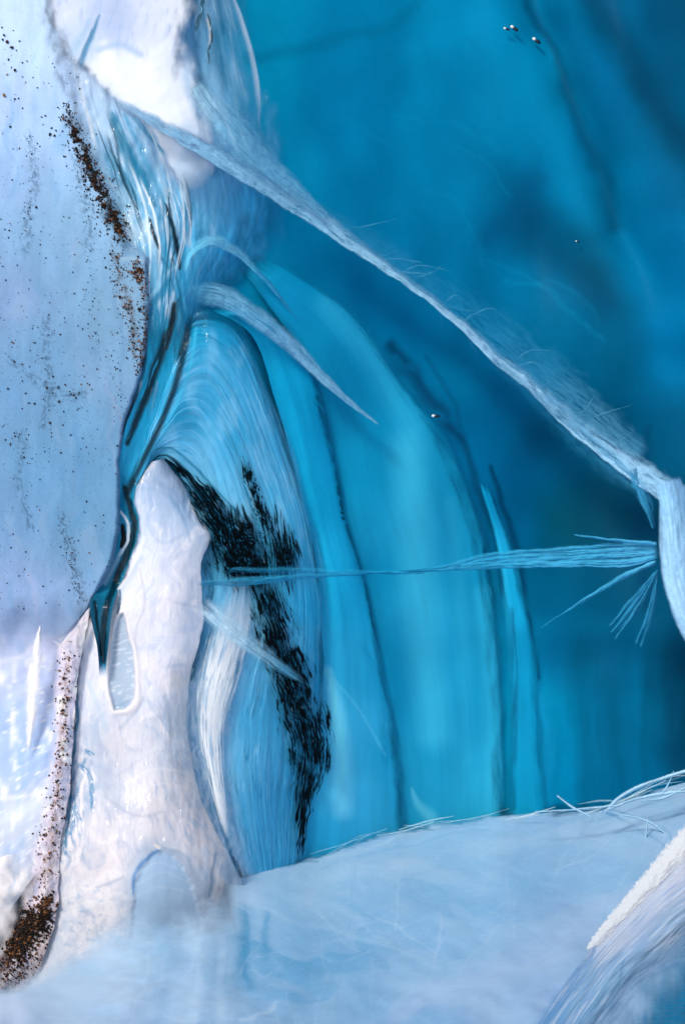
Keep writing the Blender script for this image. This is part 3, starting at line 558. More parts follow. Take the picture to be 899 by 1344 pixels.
for k, pts in enumerate(([(180, 1150), (205, 1132), (235, 1140)], [(180, 1162), (215, 1145), (250, 1160)], [(178, 1176), (215, 1166), (255, 1175)])):
    p.stroke(pts, 2.5, '#c3dcf3', 0.5, 1)

p.stroke([(292, 1125), (285, 1150), (280, 1180)], 2, '#f6f6f8', 0.9, 0.7); p.stroke([(284, 1120), (278, 1150), (274, 1178)], 2.5, '#7f9fc0', 0.8, 0.8)
sn = poly_mask(p.x, p.y, [(78, 1165), (130, 1160), (165, 1175), (160, 1235), (120, 1262), (75, 1240)], 10)
p.put(sn * sstep(-0.05, 0.35, fbm(p.x / 11, p.y / 11, 4, 92)), '#fbfafc', 0.8); p.put(sn * sstep(0.1, 0.45, fbm(p.x / 9, p.y / 9, 4, 93)), '#a3c4e2', 0.6)
base = walld(X, Y) - 0.052 - 0.014 * np.sin(np.clip(U, 0, 1) * math.pi) ** 0.8 - 0.05 * sstep(940, 1190, Y)
D = base - 0.0018 * fbm(X / 40, Y / 70, 3, 95)
D = D + (0.003 * hol + 0.002 * inn + 0.004 * pk - 0.002 * (rim * (1 - pk))).reshape(X.shape)
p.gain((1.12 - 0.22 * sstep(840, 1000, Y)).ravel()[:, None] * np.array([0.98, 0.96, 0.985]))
co_a = 1 - 0.45 * sstep(830, 900, Y) * (1 - sstep(1150, 1200, Y)) * sstep(0.72, 1.0, U + 0.16 * fbm(X / 9, Y / 40, 4, 99)) - 0.9 * sstep(0.93, 1.0, U) * (1 - sstep(690, 720, Y))
co_a = co_a * (0.7 + 0.3 * sstep(0, 0.11, T / T.max() + 0.03 * fbm(X / 10, Y / 14, 3, 94)))
co_a = co_a * (1 - 0.5 * sstep(0.72, 1.0, U + 0.25 * fbm(X / 6, Y / 30, 4, 91)) * (1 - sstep(670, 700, Y)))
co_a = co_a * (1 - 0.8 * (1 - sstep(0, 0.05, U + 0.03 * fbm(X / 8, Y / 20, 3, 96))))
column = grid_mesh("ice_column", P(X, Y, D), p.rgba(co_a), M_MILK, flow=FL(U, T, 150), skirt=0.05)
tag(column, "milky white ice column with a rounded top and small arched hollow at its foot", "ice column")

# ------------------------------------------------------------------ pale slab with grit, left foreground
ey_ = np.array([-1500, -60, 0, 60, 100, 180, 240, 280, 320, 338, 400, 450, 490, 560, 610, 690, 735, 775, 797, 812, 828, 842, 856, 868, 874], float)
ex_ = np.array([70, 72, 80, 92, 106, 126, 148, 166, 180, 196, 199, 196, 190, 166, 160, 160, 151, 131, 122, 112, 96, 72, 44, 0, -60], float)
ys = np.concatenate([-60 - 1400 * (np.linspace(0, 1, 12)[1:] ** 2)[::-1], np.arange(-60, 874, 1.9)])
us = np.concatenate([[-1600, -900, -500, -260, -120, -60], np.linspace(-20, 0, 10)[:-1]])
nfr = 120
X = np.zeros((6 + nfr, ys.size)); Y = np.repeat(ys[None], 6 + nfr, 0)
edge = np.interp(ys, ey_, ex_) + 2.0 * fbm(ys / 14, ys * 0 + 3, 4, 101) * sstep(300, 340, ys)
for k, b in enumerate([-1600, -900, -500, -300, -160, -90]): X[k] = b
X[6:] = -60 + (np.maximum(edge, -59) + 60)[None] * np.linspace(0, 1, nfr)[:, None]
p = Paint(X, Y, 10, 50, 103)
p.base([(20, 20, '#dbe1f6'), (60, 80, '#d3def5'), (20, 140, '#cbd5f3'), (80, 180, '#c3d8f2'), (20, 240, '#b6cdf0'), (100, 280, '#b0d2ee'), (60, 330, '#a6cbec'), (20, 390, '#b4c8f0'), (120, 380, '#a4cdeb'), (170, 380, '#b3d4ee'),
        (60, 460, '#97c3e8'), (170, 470, '#a4cbe8'), (20, 520, '#96c1e8'), (110, 540, '#90c1e5'), (145, 500, '#aac8e8'), (60, 620, '#8fbfe5'), (140, 620, '#8dbfe3'), (20, 680, '#98c1ea'), (100, 700, '#90c1e3'),
        (20, 770, '#b7c5ec'), (60, 790, '#bcc8ec'), (90, 770, '#a3c0e6'), (130, 740, '#8bbcdc'), (40, 840, '#c6d0ee'), (100, 810, '#b9cdea')], 35, 3)
p.noise(fbm(p.x / 9, p.y / 60, 4, 105), 0.10); p.noise(fbm(p.x / 40, p.y / 90, 4, 107), 0.14); p.noise(fbm(p.x / 3, p.y / 3, 3, 106), 0.10)
vs = fbm(p.x / 22 + fbm(p.x / 60, p.y / 90, 2, 108), p.y / 110, 4, 109); p.put(sstep(0.1, 0.5, vs), '#c5d6f0', 0.35); p.put(sstep(0.1, 0.5, -vs), '#84b6dc', 0.4)
p.stroke([(40, 755, 8), (48, 790, 7), (55, 822, 3)], 7, '#cfd2f0', 0.7, 1); p.stroke([(100, 560, 8), (108, 640, 10), (100, 700, 6)], 9, '#79b4df', 0.4, 1)
p.stroke([(150, 380, 5), (160, 440, 6), (162, 520, 4)], 5, '#8fb7dc', 0.5, 1); p.stroke([(140, 500, 4), (155, 540, 5), (158, 590, 3)], 5, '#c3cdea', 0.5, 1)
p.stroke([(160, 340), (180, 338), (196, 345)], 4, '#dbe9f6', 0.6, 0.9)
p.stroke([(152, 520), (160, 590), (160, 690)], 2, '#5d6a80', 0.5, 0.9, (10, 3, 0, .2))
for pts, h, op in (([(94, 150, 5), (112, 210, 9), (130, 248, 9), (146, 285, 10), (160, 316, 7)], '#4a3a32', .75), ([(102, 180, 3), (120, 222, 5), (136, 258, 5), (157, 308, 6)], '#1d140e', .8), ([(150, 335, 6), (160, 372, 8), (172, 412, 10), (182, 470, 9)], '#6d5640', .5), ([(192, 345, 3), (195, 400, 4), (190, 480, 4)], '#5a4330', .6), ([(178, 348, 5), (184, 362, 7)], '#4a3220', .7)):
    p.stroke(pts, 8, h, op, 1, (9, 5, -0.02, .22), 21)
for pts in ([(100, 205), (112, 270), (120, 330)], [(40, 180), (48, 230), (30, 330)], [(85, 680), (96, 740), (106, 790)], [(18, 470), (60, 510), (110, 520)], [(30, 570), (24, 620), (40, 690)], [(60, 420), (66, 480), (60, 560)]):
    p.stroke(pts, 13, '#46617a', .5, 1, (7, 3.5, 0.14, .12), 23)
rimd = np.clip((edge[None] - X), 0, 400)
D = 0.05 - 0.0001 * (300 - np.clip(X, -300, 300)) * 0.3 + 0.018 * (1 - sstep(0, 9, rimd)) ** 2 * sstep(325, 360, Y) - 0.003 * fbm(X / 90, Y / 160, 3, 109) - 0.0003 * fbm(X / 16, Y / 24, 3, 111)
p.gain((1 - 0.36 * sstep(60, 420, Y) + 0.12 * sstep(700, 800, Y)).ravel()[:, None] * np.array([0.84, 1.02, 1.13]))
slab_d = (X.copy(), Y.copy(), D.copy())
sl_a = 1 - (1 - sstep(310, 345, Y)) * sstep(-34, -2, -rimd + 20 * fbm(X / 16, Y / 30, 3, 113)) * (rimd < 60)
sl_a = sl_a * (1 - sstep(775, 850, Y + 26 * fbm(X / 30, Y / 60, 4, 115)) * (1 - sstep(106, 124, X)))
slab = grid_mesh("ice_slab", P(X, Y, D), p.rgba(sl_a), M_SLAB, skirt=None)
tag(slab, "large pale blue ice slab speckled with dark grit, filling the left side", "ice slab")
def slabdepth(x, y):
    e = np.interp(y, ey_, ex_); r = np.clip(e - x, 0, 400)
    return (0.05 - 0.00003 * (300 - x) + 0.018 * (1 - sstep(0, 9, r)) ** 2 - 0.003 * fbm(np.array([x / 90]), np.array([y / 160]), 3, 109)[0] - 0.0003 * fbm(np.array([x / 16]), np.array([y / 24]), 3, 111)[0])

# ice face under the slab, far left
nu, nv = 60, 150
X, Y, U, T = loft([[(-700, 730), (-700, 960), (-700, 1300)], [(-60, 730), (-60, 960), (-60, 1300)], [(112, 730), (92, 960), (80, 1100)]], nu, nv)
p = Paint(X, Y, 8, 40, 121)
p.base([(10, 760, '#9fbfe8'), (80, 760, '#93bbe4'), (10, 815, '#b4c8ee'), (80, 810, '#b0c6ea'), (10, 880, '#cdd6f4'), (15, 940, '#b4cbf2'), (30, 1000, '#a6c4ee'), (10, 1030, '#b9cdf2'), (50, 900, '#c3d0f2'), (20, 1060, '#e6ecf8'), (60, 850, '#cfd6f2')], 22)
fk = fbm(p.x / 14, p.y / 40, 4, 124); p.put(sstep(0.1, 0.45, fk) * sstep(800, 880, p.y), '#ffffff', 0.8); p.put(sstep(0.1, 0.45, -fk), '#9dbfe8', 0.5)  # white patches and flecks, here and below, paint glare and sparkle
p.put(sstep(0.3, 0.5, fbm(p.x / 5, p.y / 6, 3, 126)) * sstep(840, 900, p.y), '#ffffff', 0.9)
p.stroke([(-10, 872), (20, 864), (45, 850)], 6, '#f4f3fa', 0.5, 1); p.stroke([(12, 890, 3), (18, 960, 5), (20, 1010, 4)], 4, '#f3f6fd', 0.8, 0.9, (10, 4, 0, .3))
p.stroke([(-20, 1052), (20, 1046), (55, 1040)], 4, '#f0f3fb', 0.9, 0.9)
face = grid_mesh("lavender_ice", P(X, Y, 0.064 - 0.046 * sstep(850, 1100, Y) - 0.004 * fbm(X / 30, Y / 40, 3, 123)), p.rgba(), M_SLAB)
tag(face, "small lavender blue ice face under the slab, left of the white spike", "ice face")

# gritty spire
SL = [(52, 826), (70, 846), (66, 900), (66, 960), (58, 1020), (48, 1075), (30, 1130), (24, 1190), (-8, 1240), (-30, 1330)]
SR = [(121, 794), (112, 840), (103, 890), (98, 950), (92, 1040), (80, 1110), (77, 1190), (66, 1235), (50, 1275), (10, 1330)]
SM = [(80, 846), (86, 860), (84, 900), (80, 960), (74, 1040), (62, 1110), (50, 1190), (30, 1240), (10, 1280), (-20, 1330)]
X, Y, U, T = loft([SL, SM, SR], 60, 330)
X = X + 2.5 * fbm(X / 14, Y / 18, 3, 131)
p = Paint(X, Y, 5, 20, 133)
p.base([(75, 870, '#e3d9ec'), (105, 830, '#f1e6ee'), (85, 960, '#e8deee'), (70, 1000, '#d9d6ee'), (80, 1060, '#e6dcec'), (50, 1130, '#e4d8e8'), (60, 1180, '#e6d9e6'), (30, 1230, '#cbb6b4'), (10, 1280, '#d5cfe0')], 18)
p.noise(fbm(p.x / 6, p.y / 20, 4, 135), 0.08)
p.stroke([(118, 800), (104, 880), (98, 960)], 4, '#f9f2f6', 0.8, 0.8)
sv = fbm(p.x / 12 + fbm(p.x / 30, p.y / 30, 2, 146), p.y / 34, 4, 147); p.put(sstep(0.08, 0.45, sv), '#ffffff', 0.75); p.put(sstep(0.08, 0.45, -sv), '#b9c9ea', 0.6)
p.put(sstep(0.15, 0.45, fbm(p.x / 5, p.y / 7, 4, 148)) * sstep(1040, 1080, p.y), '#8a6a5c', 0.35)
p.stroke([(66, 1180, 8), (46, 1212, 18), (25, 1238, 22), (0, 1268, 22)], 20, '#6b4527', .8, 1, (14, 8, -0.1, .25)); p.stroke([(90, 860, 6), (84, 930, 8), (78, 1010, 9), (70, 1080, 10), (60, 1150, 12)], 9, '#a8876f', .55, 1, (8, 4, 0.05, .2))
dirt = fbm(p.x / 7, p.y / 8, 5, 137, .65)
band = p.mask([(88, 870, 5), (84, 960, 8), (76, 1050, 10), (70, 1120, 9), (60, 1190, 14), (35, 1225, 30), (10, 1260, 34), (-20, 1290, 30)], 20, 1)
p.put(sstep(0.42, 0.8, band * 0.55 + dirt * 0.8) * (0.5 + .5 * sstep(1180, 1220, p.y)), '#5f3a22', 0.9)
p.put(sstep(0.55, 0.95, band * 0.6 + fbm(p.x / 5, p.y / 5, 4, 139, .6) * 0.8) * sstep(1170, 1215, p.y), '#1e0f08', 0.95)
def spired(U, X, Y): return 0.036 - 0.008 * np.sin(np.clip(U, 0, 1) * math.pi) - 0.0002 * np.clip(Y - 850, 0, 600) * 0.5 - 0.003 * fbm(X / 16, Y / 22, 4, 141)
sp_a = sstep(0.0, 0.5, U + 0.3 * fbm(X / 16, Y / 30, 4, 143)) * (1 - sstep(0.97, 1, U)) * (1 - 0.95 * sstep(0.8, 0.98, T / T.max() + 0.08 * fbm(X / 12, Y / 12, 4, 145)))
spire = grid_mesh("ice_spire", P(X, Y, spired(U, X, Y)), p.gain(0.95).rgba(sp_a), M_SNOWA)
tag(spire, "pinkish white forked ice spire dusted with brown grit, rising to the slab's lower corner", "ice spire")
# sunlit tooth
X, Y, U, T, W, _ = strip([(53, 822, 2), (49, 856, 9), (46, 890, 13), (43, 930, 11), (40, 965, 7), (37, 995, 2)], 22, 1.5)
X = X + 1.5 * fbm(X / 8, Y / 14, 3, 151)
p = Paint(X, Y); p.c[:] = lin('#fffafa'); p.noise(fbm(X / 6, Y / 20, 3, 153), 0.04)
tooth = grid_mesh("ice_spike", P(X, Y, 0.032 - 0.006 * (1 - U ** 2) + 0.0 * X), p.rgba((1 - sstep(0.0, 1.0, np.abs(U) + 0.5 * fbm(X / 6, Y / 26, 4, 155))) * (1 - sstep(0.85, 1, T / T.max()))), M_SNOWA)
tag(tooth, "slender pure white ice spike left of the gritty spire", "ice spike")
# snow drift, bottom left
X, Y, U, T = loft([[(-500, 1050), (-500, 1200), (-500, 1420)], [(-60, 1052), (-60, 1150), (-60, 1380)], [(64, 1060), (50, 1150), (10, 1270)]], 90, 150)
X = X + 4 * fbm(X / 16, Y / 22, 4, 161) * sstep(0.6, 1, U)
p = Paint(X, Y, 6, 20, 163); p.c[:] = lin('#fdf8fa')
p.put(sstep(0.1, 0.5, fbm(p.x / 18, p.y / 26, 4, 165)), '#d6e3f6', 0.55); p.stroke([(-20, 1062), (20, 1066), (60, 1075)], 9, '#c9daf3', 0.6, 1)
p.stroke([(10, 1180), (18, 1150), (20, 1120)], 4, '#bcd3ef', 0.6, 1)
drift = grid_mesh("snow_drift", P(X, Y, 0.05 - 0.06 * sstep(0, 0.5, T / T.max()) - 0.002 * fbm(X / 40, Y / 40, 3, 167)), p.gain(0.93).rgba(1 - sstep(0.7, 1.0, U + 0.2 * fbm(X / 26, Y / 40, 3, 169))), M_SNOWA)
tag(drift, "bright white lump of snow at the lower left edge beside the gritty spire", "snow drift")

# ------------------------------------------------------------------ snow cap and glassy film, top left
X, Y, U, T = loft([[(30, -260), (40, -60), (52, 10), (84, 72), (112, 96), (150, 136), (192, 168), (228, 226), (250, 262)],
                   [(300, -260), (282, -60), (266, 0), (256, 50), (262, 95), (270, 130), (282, 170), (284, 215), (262, 264)]], 150, 300)
X = X + 2 * fbm(X / 30, Y / 30, 2, 171)
p = Paint(X, Y, 2.5, 26, 173)
p.base([(80, 10, '#d9e2f5'), (150, 10, '#b9c9ea'), (150, 40, '#b4c6ea'), (200, 10, '#dde6f6'), (240, 20, '#eff4fc'), (230, 60, '#e6eefa'), (110, 60, '#bfd5ee'), (140, 80, '#f2f6fd'), (190, 90, '#f6f8fe'), (200, 120, '#f6f9fe'),
        (240, 90, '#dde7f6'), (250, 130, '#f2f6fd'), (220, 150, '#eef3fb'), (160, 140, '#cfe0f3'), (240, 180, '#b9d4ee'), (215, 180, '#f3f6fb'), (250, 220, '#c0d4e8'), (260, 250, '#9cc6e4')], 15, 3)
p.noise(fbm(p.x / 9, p.y / 26, 4, 175), 0.06)
for pts, wd_, h, op in [([(131, 20, 2), (118, 56, 6), (106, 85, 4), (93, 108, 1)], 4, '#2f86b4', .9), ([(122, 38, 1.5), (108, 72, 3), (98, 94, 1.5)], 3, '#1d6f9c', .8), ([(118, 26), (104, 55), (88, 84)], 8, '#a4c6e4', .6), ([(140, 60), (150, 100), (170, 130)], 14, '#fbfdff', .5),
                        ([(130, 66), (160, 58), (185, 72)], 8, '#a9c6e6', .7), ([(120, 104), (150, 132), (180, 148), (215, 164)], 6, '#8fb4da', .6), ([(250, 70), (246, 110), (262, 150)], 12, '#9ec6e8', .6), ([(235, 40), (245, 10), (250, -20)], 12, '#eef3fb', .6)]:
    p.stroke(pts, wd_, h, op, 1.0)
cn = fbm(p.x / 8 + p.y / 40, p.y / 44, 4, 176); p.put(sstep(0.1, 0.5, cn) * (1 - sstep(50, 90, p.y)), '#9fbbe2', 0.5)
al = sstep(0, 0.1, U + 0.05 * fbm(X / 9, Y / 14, 4, 177)) * (1 - sstep(0.78, 1.0, U + 0.2 * fbm(X / 26, Y / 60, 4, 179)))
al = al * (1 - sstep(0.9, 1, T / T.max())) * (1 - 0.6 * sstep(215, 260, Y))
midgap = poly_mask(X, Y, [(150, 132), (190, 150), (240, 172), (290, 190), (270, 206), (220, 178), (185, 165), (150, 150)], 7)
al = al * (1 - 0.75 * midgap)
D = 0.05 + 0.02 * U - 0.008 * np.sin(np.clip(U, 0, 1) * math.pi) - 0.0012 * fbm(X / 34, Y / 34, 3, 181)
cap = grid_mesh("packed_snow", P(X, Y, D), p.gain(1.02).rgba(al), ice_material("packed_snow", 0.5, 0.3, 0.03, 0.03, 70, alpha=True), flow=FL(U, T, 150))
tag(cap, "bright white packed snow patch at the top left, above the dirt line", "snow")

X, Y, U, T = loft([[(270, -160), (262, -40), (256, 30), (262, 100), (280, 160), (318, 215), (352, 262)], [(285, -160), (303, -30), (320, 22), (336, 75), (344, 130), (345, 180), (362, 262)]], 80, 240)
p = Paint(X, Y, 4, 20, 191); n = fbm(U * 7, T / 90, 4, 193)
p.base([(270, 0, '#8fc0e2'), (300, 60, '#5fb0da'), (320, 140, '#4ba6d4'), (330, 60, '#7fbfe2'), (280, 130, '#9acbe8'), (340, 220, '#6cb6de')], 25)
p.put(sstep(0.05, 0.45, n).ravel(), '#a9d3ec', 0.7); p.put(sstep(0.1, 0.5, -n).ravel(), '#1f8fbe', 0.6)
rimm = sstep(0.86, 0.93, U) * (1 - sstep(0.96, 1, U)) * sstep(0.25, 0.4, T / T.max()) * (1 - sstep(0.62, 0.8, T / T.max()))
p.put(rimm.ravel(), '#c4dcf0', 0.9)
for pts, wd_, h in [([(270, -5, 3), (264, 14, 4), (258, 34, 5), (256, 48, 2)], 4, '#0f4258'), ([(273, 18, 1.5), (278, 40, 2.4), (277, 60, 2.4), (273, 84, 1)], 2, '#23303a'), ([(271, 24, 1.5), (275, 40, 2), (273, 60, 1)], 2, '#f0e2d0'),
                    ([(262, 95, 3), (266, 115, 5), (264, 130, 3)], 4, '#3c84ac')]:
    p.stroke(pts, wd_, h, 0.95, 0.6, (14, 4, -0.3, .2))
al = np.clip(0.3 + 0.45 * n + 0.5 * rimm, 0.05, 0.9) * sstep(0, 0.12, U) * (1 - sstep(0.97, 1.0, U)) * (1 - sstep(0.7, 1, T / T.max()))
dk = np.maximum.reduce([p.mask([(270, -5, 3), (264, 14, 4), (258, 34, 5), (256, 48, 2)], 4), p.mask([(273, 18, 2), (278, 40, 3), (277, 60, 3), (273, 84, 1)], 2)]).reshape(X.shape)
al = np.maximum(al, dk * 0.95)
film = grid_mesh("ice_film", P(X, Y, 0.05 + 0.03 * U - 0.015 * np.sin(U * math.pi)), p.rgba(al), M_GLASS, flow=FL(U, T, 80))
tag(film, "thin curved film of clear ice with a pale rim, right of the top snow patch", "ice film")

# ------------------------------------------------------------------ frost ribbons: fracture sheets frozen into the ice
def ribbon(name, path, nu, seed, cols, lean=0.05, edge_up=0.5, edge_dn=0.12, op=0.95, fs=(50, 3.0), gap=0.25, parent=None, step=1.3, bulge=0.006, wobble=2.0, ends=(0.03, 0.03)):
    X, Y, U, T, W, D = strip(path, nu, step)
    t01 = T / T.max()
    wb = wobble * fbm(T / 24, U * 0.4, 4, seed); X = X + 0.4 * wb; Y = Y + wb
    L = U * W
    n = fbm(L / fs[1], T / fs[0], 4, seed + 1, 0.6); n2 = fbm(L / 9, T / 22, 4, seed + 2)
    up = 1 - sstep(1 - 2 * edge_up, 1.0, U + 0.45 * n2 * edge_up * 2)         # feathery side
    dn = sstep(-1.0, -1 + 2 * edge_dn, U - 0.3 * n2 * edge_dn * 2)            # crisp side
    al = op * up * dn * np.clip(1 + gap * 2.2 * np.minimum(n + 0.05, 0.3), 0, 1)
    al = al * sstep(0, ends[0] + 1e-4, t01) * (1 - sstep(1 - ends[1] - 1e-4, 1, t01))
    p = Paint(X, Y); p.base(cols, 25); p.gain(np.array([1.15, 1.22, 1.12])); p.noise(n, 0.22); p.noise(fbm(X / 2.2, Y / 2.2, 2, seed + 5), 0.10)
    DD = D + lean * (U + 1) / 2 - bulge * (1 - U ** 2) - 0.003 * n2
    return grid_mesh(name, P(X, Y, DD), p.rgba(al), M_FROST, parent, FL(U, T, float(W.mean()) * 2))
main = ribbon("frost_ribbon", [(146, 128, 5, -0.01), (185, 148, 7, 0.0), (240, 178, 11, 0.02), (300, 211, 15, 0.05), (352, 240, 17, 0.09), (405, 275, 16, 0.14), (455, 312, 12, 0.18), (505, 347, 9, 0.21), (560, 387, 7, 0.235), (610, 428, 8, 0.25),
               (655, 470, 10, 0.26), (700, 505, 11, 0.265), (745, 547, 14, 0.265), (790, 582, 16, 0.26), (835, 614, 19, 0.25), (880, 644, 20, 0.24), (930, 674, 20, 0.23), (1010, 717, 18, 0.22), (1130, 790, 16, 0.26), (1260, 880, 4, 0.36)], 60, 201,
              [(150, 130, '#8fb4da'), (240, 175, '#86b3dc'), (300, 205, '#84b8e0'), (400, 270, '#8cbfe4'), (500, 345, '#92c2e6'), (600, 420, '#96c2e6'), (700, 505, '#92bfe4'), (780, 575, '#8cbae0'), (850, 620, '#92bfe6'), (930, 670, '#92bfe6')],
              lean=0.04, edge_up=0.42, edge_dn=0.08, fs=(26, 5), gap=0.7, wobble=4.0)
tag(main, "long diagonal pale frost ribbon crossing from the top left to the right edge", "frost ribbon", "frost ribbons in the ice")
# torn fringe on its upper side, a part of it
ribbon("frost_fringe", [(400, 262, 8, 0.15), (450, 292, 14, 0.19), (510, 328, 18, 0.22), (560, 365, 22, 0.24), (610, 398, 30, 0.26), (660, 440, 34, 0.27), (710, 478, 36, 0.275), (760, 520, 30, 0.275), (800, 556, 24, 0.27), (850, 596, 14, 0.26)], 60, 211,
       [(450, 300, '#2f8cba'), (520, 330, '#2a86b6'), (620, 400, '#1f80b2'), (700, 470, '#2f88ba'), (760, 515, '#4a97c6'), (800, 560, '#5a9fcc')], lean=0.05, edge_up=0.6, edge_dn=0.1, op=0.42, fs=(34, 2.0), gap=1.0, parent=main, bulge=0.003)
ribbon("frost_fringe", [(640, 470, 8, 0.27), (690, 515, 12, 0.275), (740, 560, 20, 0.28), (780, 598, 22, 0.28), (820, 630, 16, 0.27), (850, 650, 8, 0.26)], 50, 215,
       [(690, 520, '#1f76a6'), (760, 580, '#2f86b6'), (830, 640, '#3f90c0')], lean=-0.02, edge_up=0.1, edge_dn=0.6, op=0.4, fs=(30, 2.2), gap=1.1, parent=main, bulge=0.002)
rw = np.random.default_rng(5); qm = spline([(400, 270), (455, 308), (505, 343), (560, 383), (610, 424), (655, 466), (700, 501), (745, 543), (790, 578), (835, 610)], 300)
for k in range(26):
    i0 = int(rw.integers(30, 280)); x0, y0 = qm[i0]; up_ = k % 3 != 0
    ln = rw.uniform(25, 80) * (1.0 if up_ else 0.6); an = rw.uniform(-0.35, 0.5) if up_ else rw.uniform(0.9, 1.5)
    x1, y1 = x0 + ln * math.cos(an), y0 + ln * math.sin(an); bx, by = rw.normal() * 5, rw.normal() * 9
    d0 = float(np.interp(x0, [405, 505, 610, 700, 835], [.14, .21, .25, .265, .25])) + 0.02
    ribbon("frost_wisp", [(x0, y0, 1.0, d0), ((x0 + x1) / 2 + bx, (y0 + y1) / 2 + by, 1.3, d0 + 0.015), (x1, y1, 0.4, d0 + 0.03)], 6, 600 + k, [(x0, y0, '#5fa8d4')], lean=0, edge_up=.4, edge_dn=.4, op=float(rw.uniform(.12, .45)), parent=main, step=2.0, bulge=0.001, gap=.5)
# veil fanning from the ribbon up to the snow
veil = ribbon("frost_veil", [(255, 110, 12, 0.02), (275, 140, 22, 0.03), (305, 175, 30, 0.05), (340, 212, 26, 0.08), (385, 248, 16, 0.12), (430, 286, 6, 0.16)], 50, 221,
              [(270, 130, '#a4cbe8'), (310, 180, '#7fbbe2'), (350, 215, '#74b3de'), (420, 280, '#6fb0da')], lean=0.03, edge_up=0.3, edge_dn=0.4, op=0.75, fs=(90, 4), gap=1.0)
tag(veil, "faint blue frost veil fanning between the snow patch and the long ribbon", "frost veil")

second = ribbon("frost_ribbon", [(238, 388, 12, 0.03), (268, 384, 18, 0.05), (300, 392, 17, 0.075), (340, 418, 15, 0.11), (380, 450, 13, 0.15), (415, 486, 9, 0.18), (445, 515, 6, 0.20), (472, 538, 3.5, 0.215), (498, 558, 1.0, 0.225)], 40, 231,
                [(245, 385, '#5fb0d6'), (300, 392, '#7bb6de'), (380, 450, '#7fb5de'), (450, 520, '#86bbe2')], lean=0.02, edge_up=0.3, edge_dn=0.2, op=0.85, fs=(70, 2.4), gap=1.0, ends=(0.2, 0.02))
tag(second, "short tapering frost ribbon below the long one, over the arched folds", "frost ribbon", "frost ribbons in the ice")
third = ribbon("frost_ribbon", [(240, 362, 4, 0.04), (250, 330, 7, 0.05), (275, 315, 10, 0.07), (305, 325, 8, 0.10), (335, 352, 5, 0.13), (365, 385, 4, 0.16), (400, 430, 3, 0.19)], 30, 241,
               [(250, 330, '#5aaed8'), (290, 315, '#74b8de'), (360, 385, '#3fa0d0')], lean=0.02, edge_up=0.5, edge_dn=0.15, op=0.8, fs=(60, 3), gap=0.8, ends=(0.08, 0.3))
tag(third, "faint arched frost ribbon curling just above the short tapering one", "frost ribbon", "frost ribbons in the ice")
fourth = ribbon("frost_ribbon", [(262, 790, 15, -0.005), (295, 818, 17, 0.0), (330, 846, 15, 0.015), (365, 872, 10, 0.04), (395, 892, 5, 0.07), (410, 902, 2, 0.09)], 36, 251,
                [(270, 795, '#b4cbe6'), (320, 840, '#9cc3e2'), (390, 890, '#5aa6d0')], lean=0.02, edge_up=0.4, edge_dn=0.3, op=0.7, fs=(80, 3), gap=0.9, ends=(0.08, 0.2))
tag(fourth, "faint whitish frost ribbon slanting across the black seam beside the white column", "frost ribbon", "frost ribbons in the ice")

# horizontal feather with strands
feather = bpy.data.objects.new("frost_feather", None); COL.objects.link(feather)
tag(feather, "horizontal blue frost feather of fine strands, pointing left from the white blade", "frost feather")
bl = [(256, 760, '#3a90b8'), (400, 755, '#2f9aca'), (520, 750, '#1f90c0'), (640, 740, '#2f96c6'), (740, 728, '#3c9ccc'), (860, 728, '#4ba3d4')]
ribbon("strand", [(258, 766, 3, 0.0), (330, 762, 7, 0.06), (400, 756, 5, 0.12), (480, 752, 3, 0.17), (560, 750, 4, 0.2)], 22, 261, bl, lean=0.0, edge_up=0.3, edge_dn=0.15, op=0.75, parent=feather, gap=0.6)
ribbon("strand", [(300, 748, 4, 0.04), (380, 748, 6, 0.10), (450, 750, 3, 0.15), (520, 751, 2, 0.185)], 18, 263, bl, lean=0.0, edge_up=0.4, edge_dn=0.3, op=0.45, parent=feather, gap=0.8)
for k, (y0, y1, y2, hw, op, h) in enumerate([(748, 742, 738, 6, .9, 0), (747, 738, 728, 6, .85, 1), (746, 733, 721, 5, .85, 2), (745, 728, 715, 4, .75, 3), (748, 745, 743, 2, .8, 4)]):
    ribbon("strand", [(520 + 6 * k, 750, 1.5, 0.185), (575, y0, 3, 0.2), (650, y1, hw, 0.215), (740, (y1 + y2) / 2 - 1, hw, 0.22), (820, y2, hw, 0.215), (864, 724 + (y2 - 728) * 0.5, hw * 0.8, 0.205)], 16, 270 + k,
           bl, lean=0.0, edge_up=0.3, edge_dn=0.3, op=op, parent=feather, gap=0.9, fs=(90, 2), bulge=0.004)
ribbon("strand", [(752, 702, 1, 0.21), (790, 707, 2, 0.21), (830, 711, 3, 0.205), (862, 714, 3, 0.2)], 10, 279, bl, lean=0, edge_up=0.2, edge_dn=0.2, op=0.85, parent=feather)

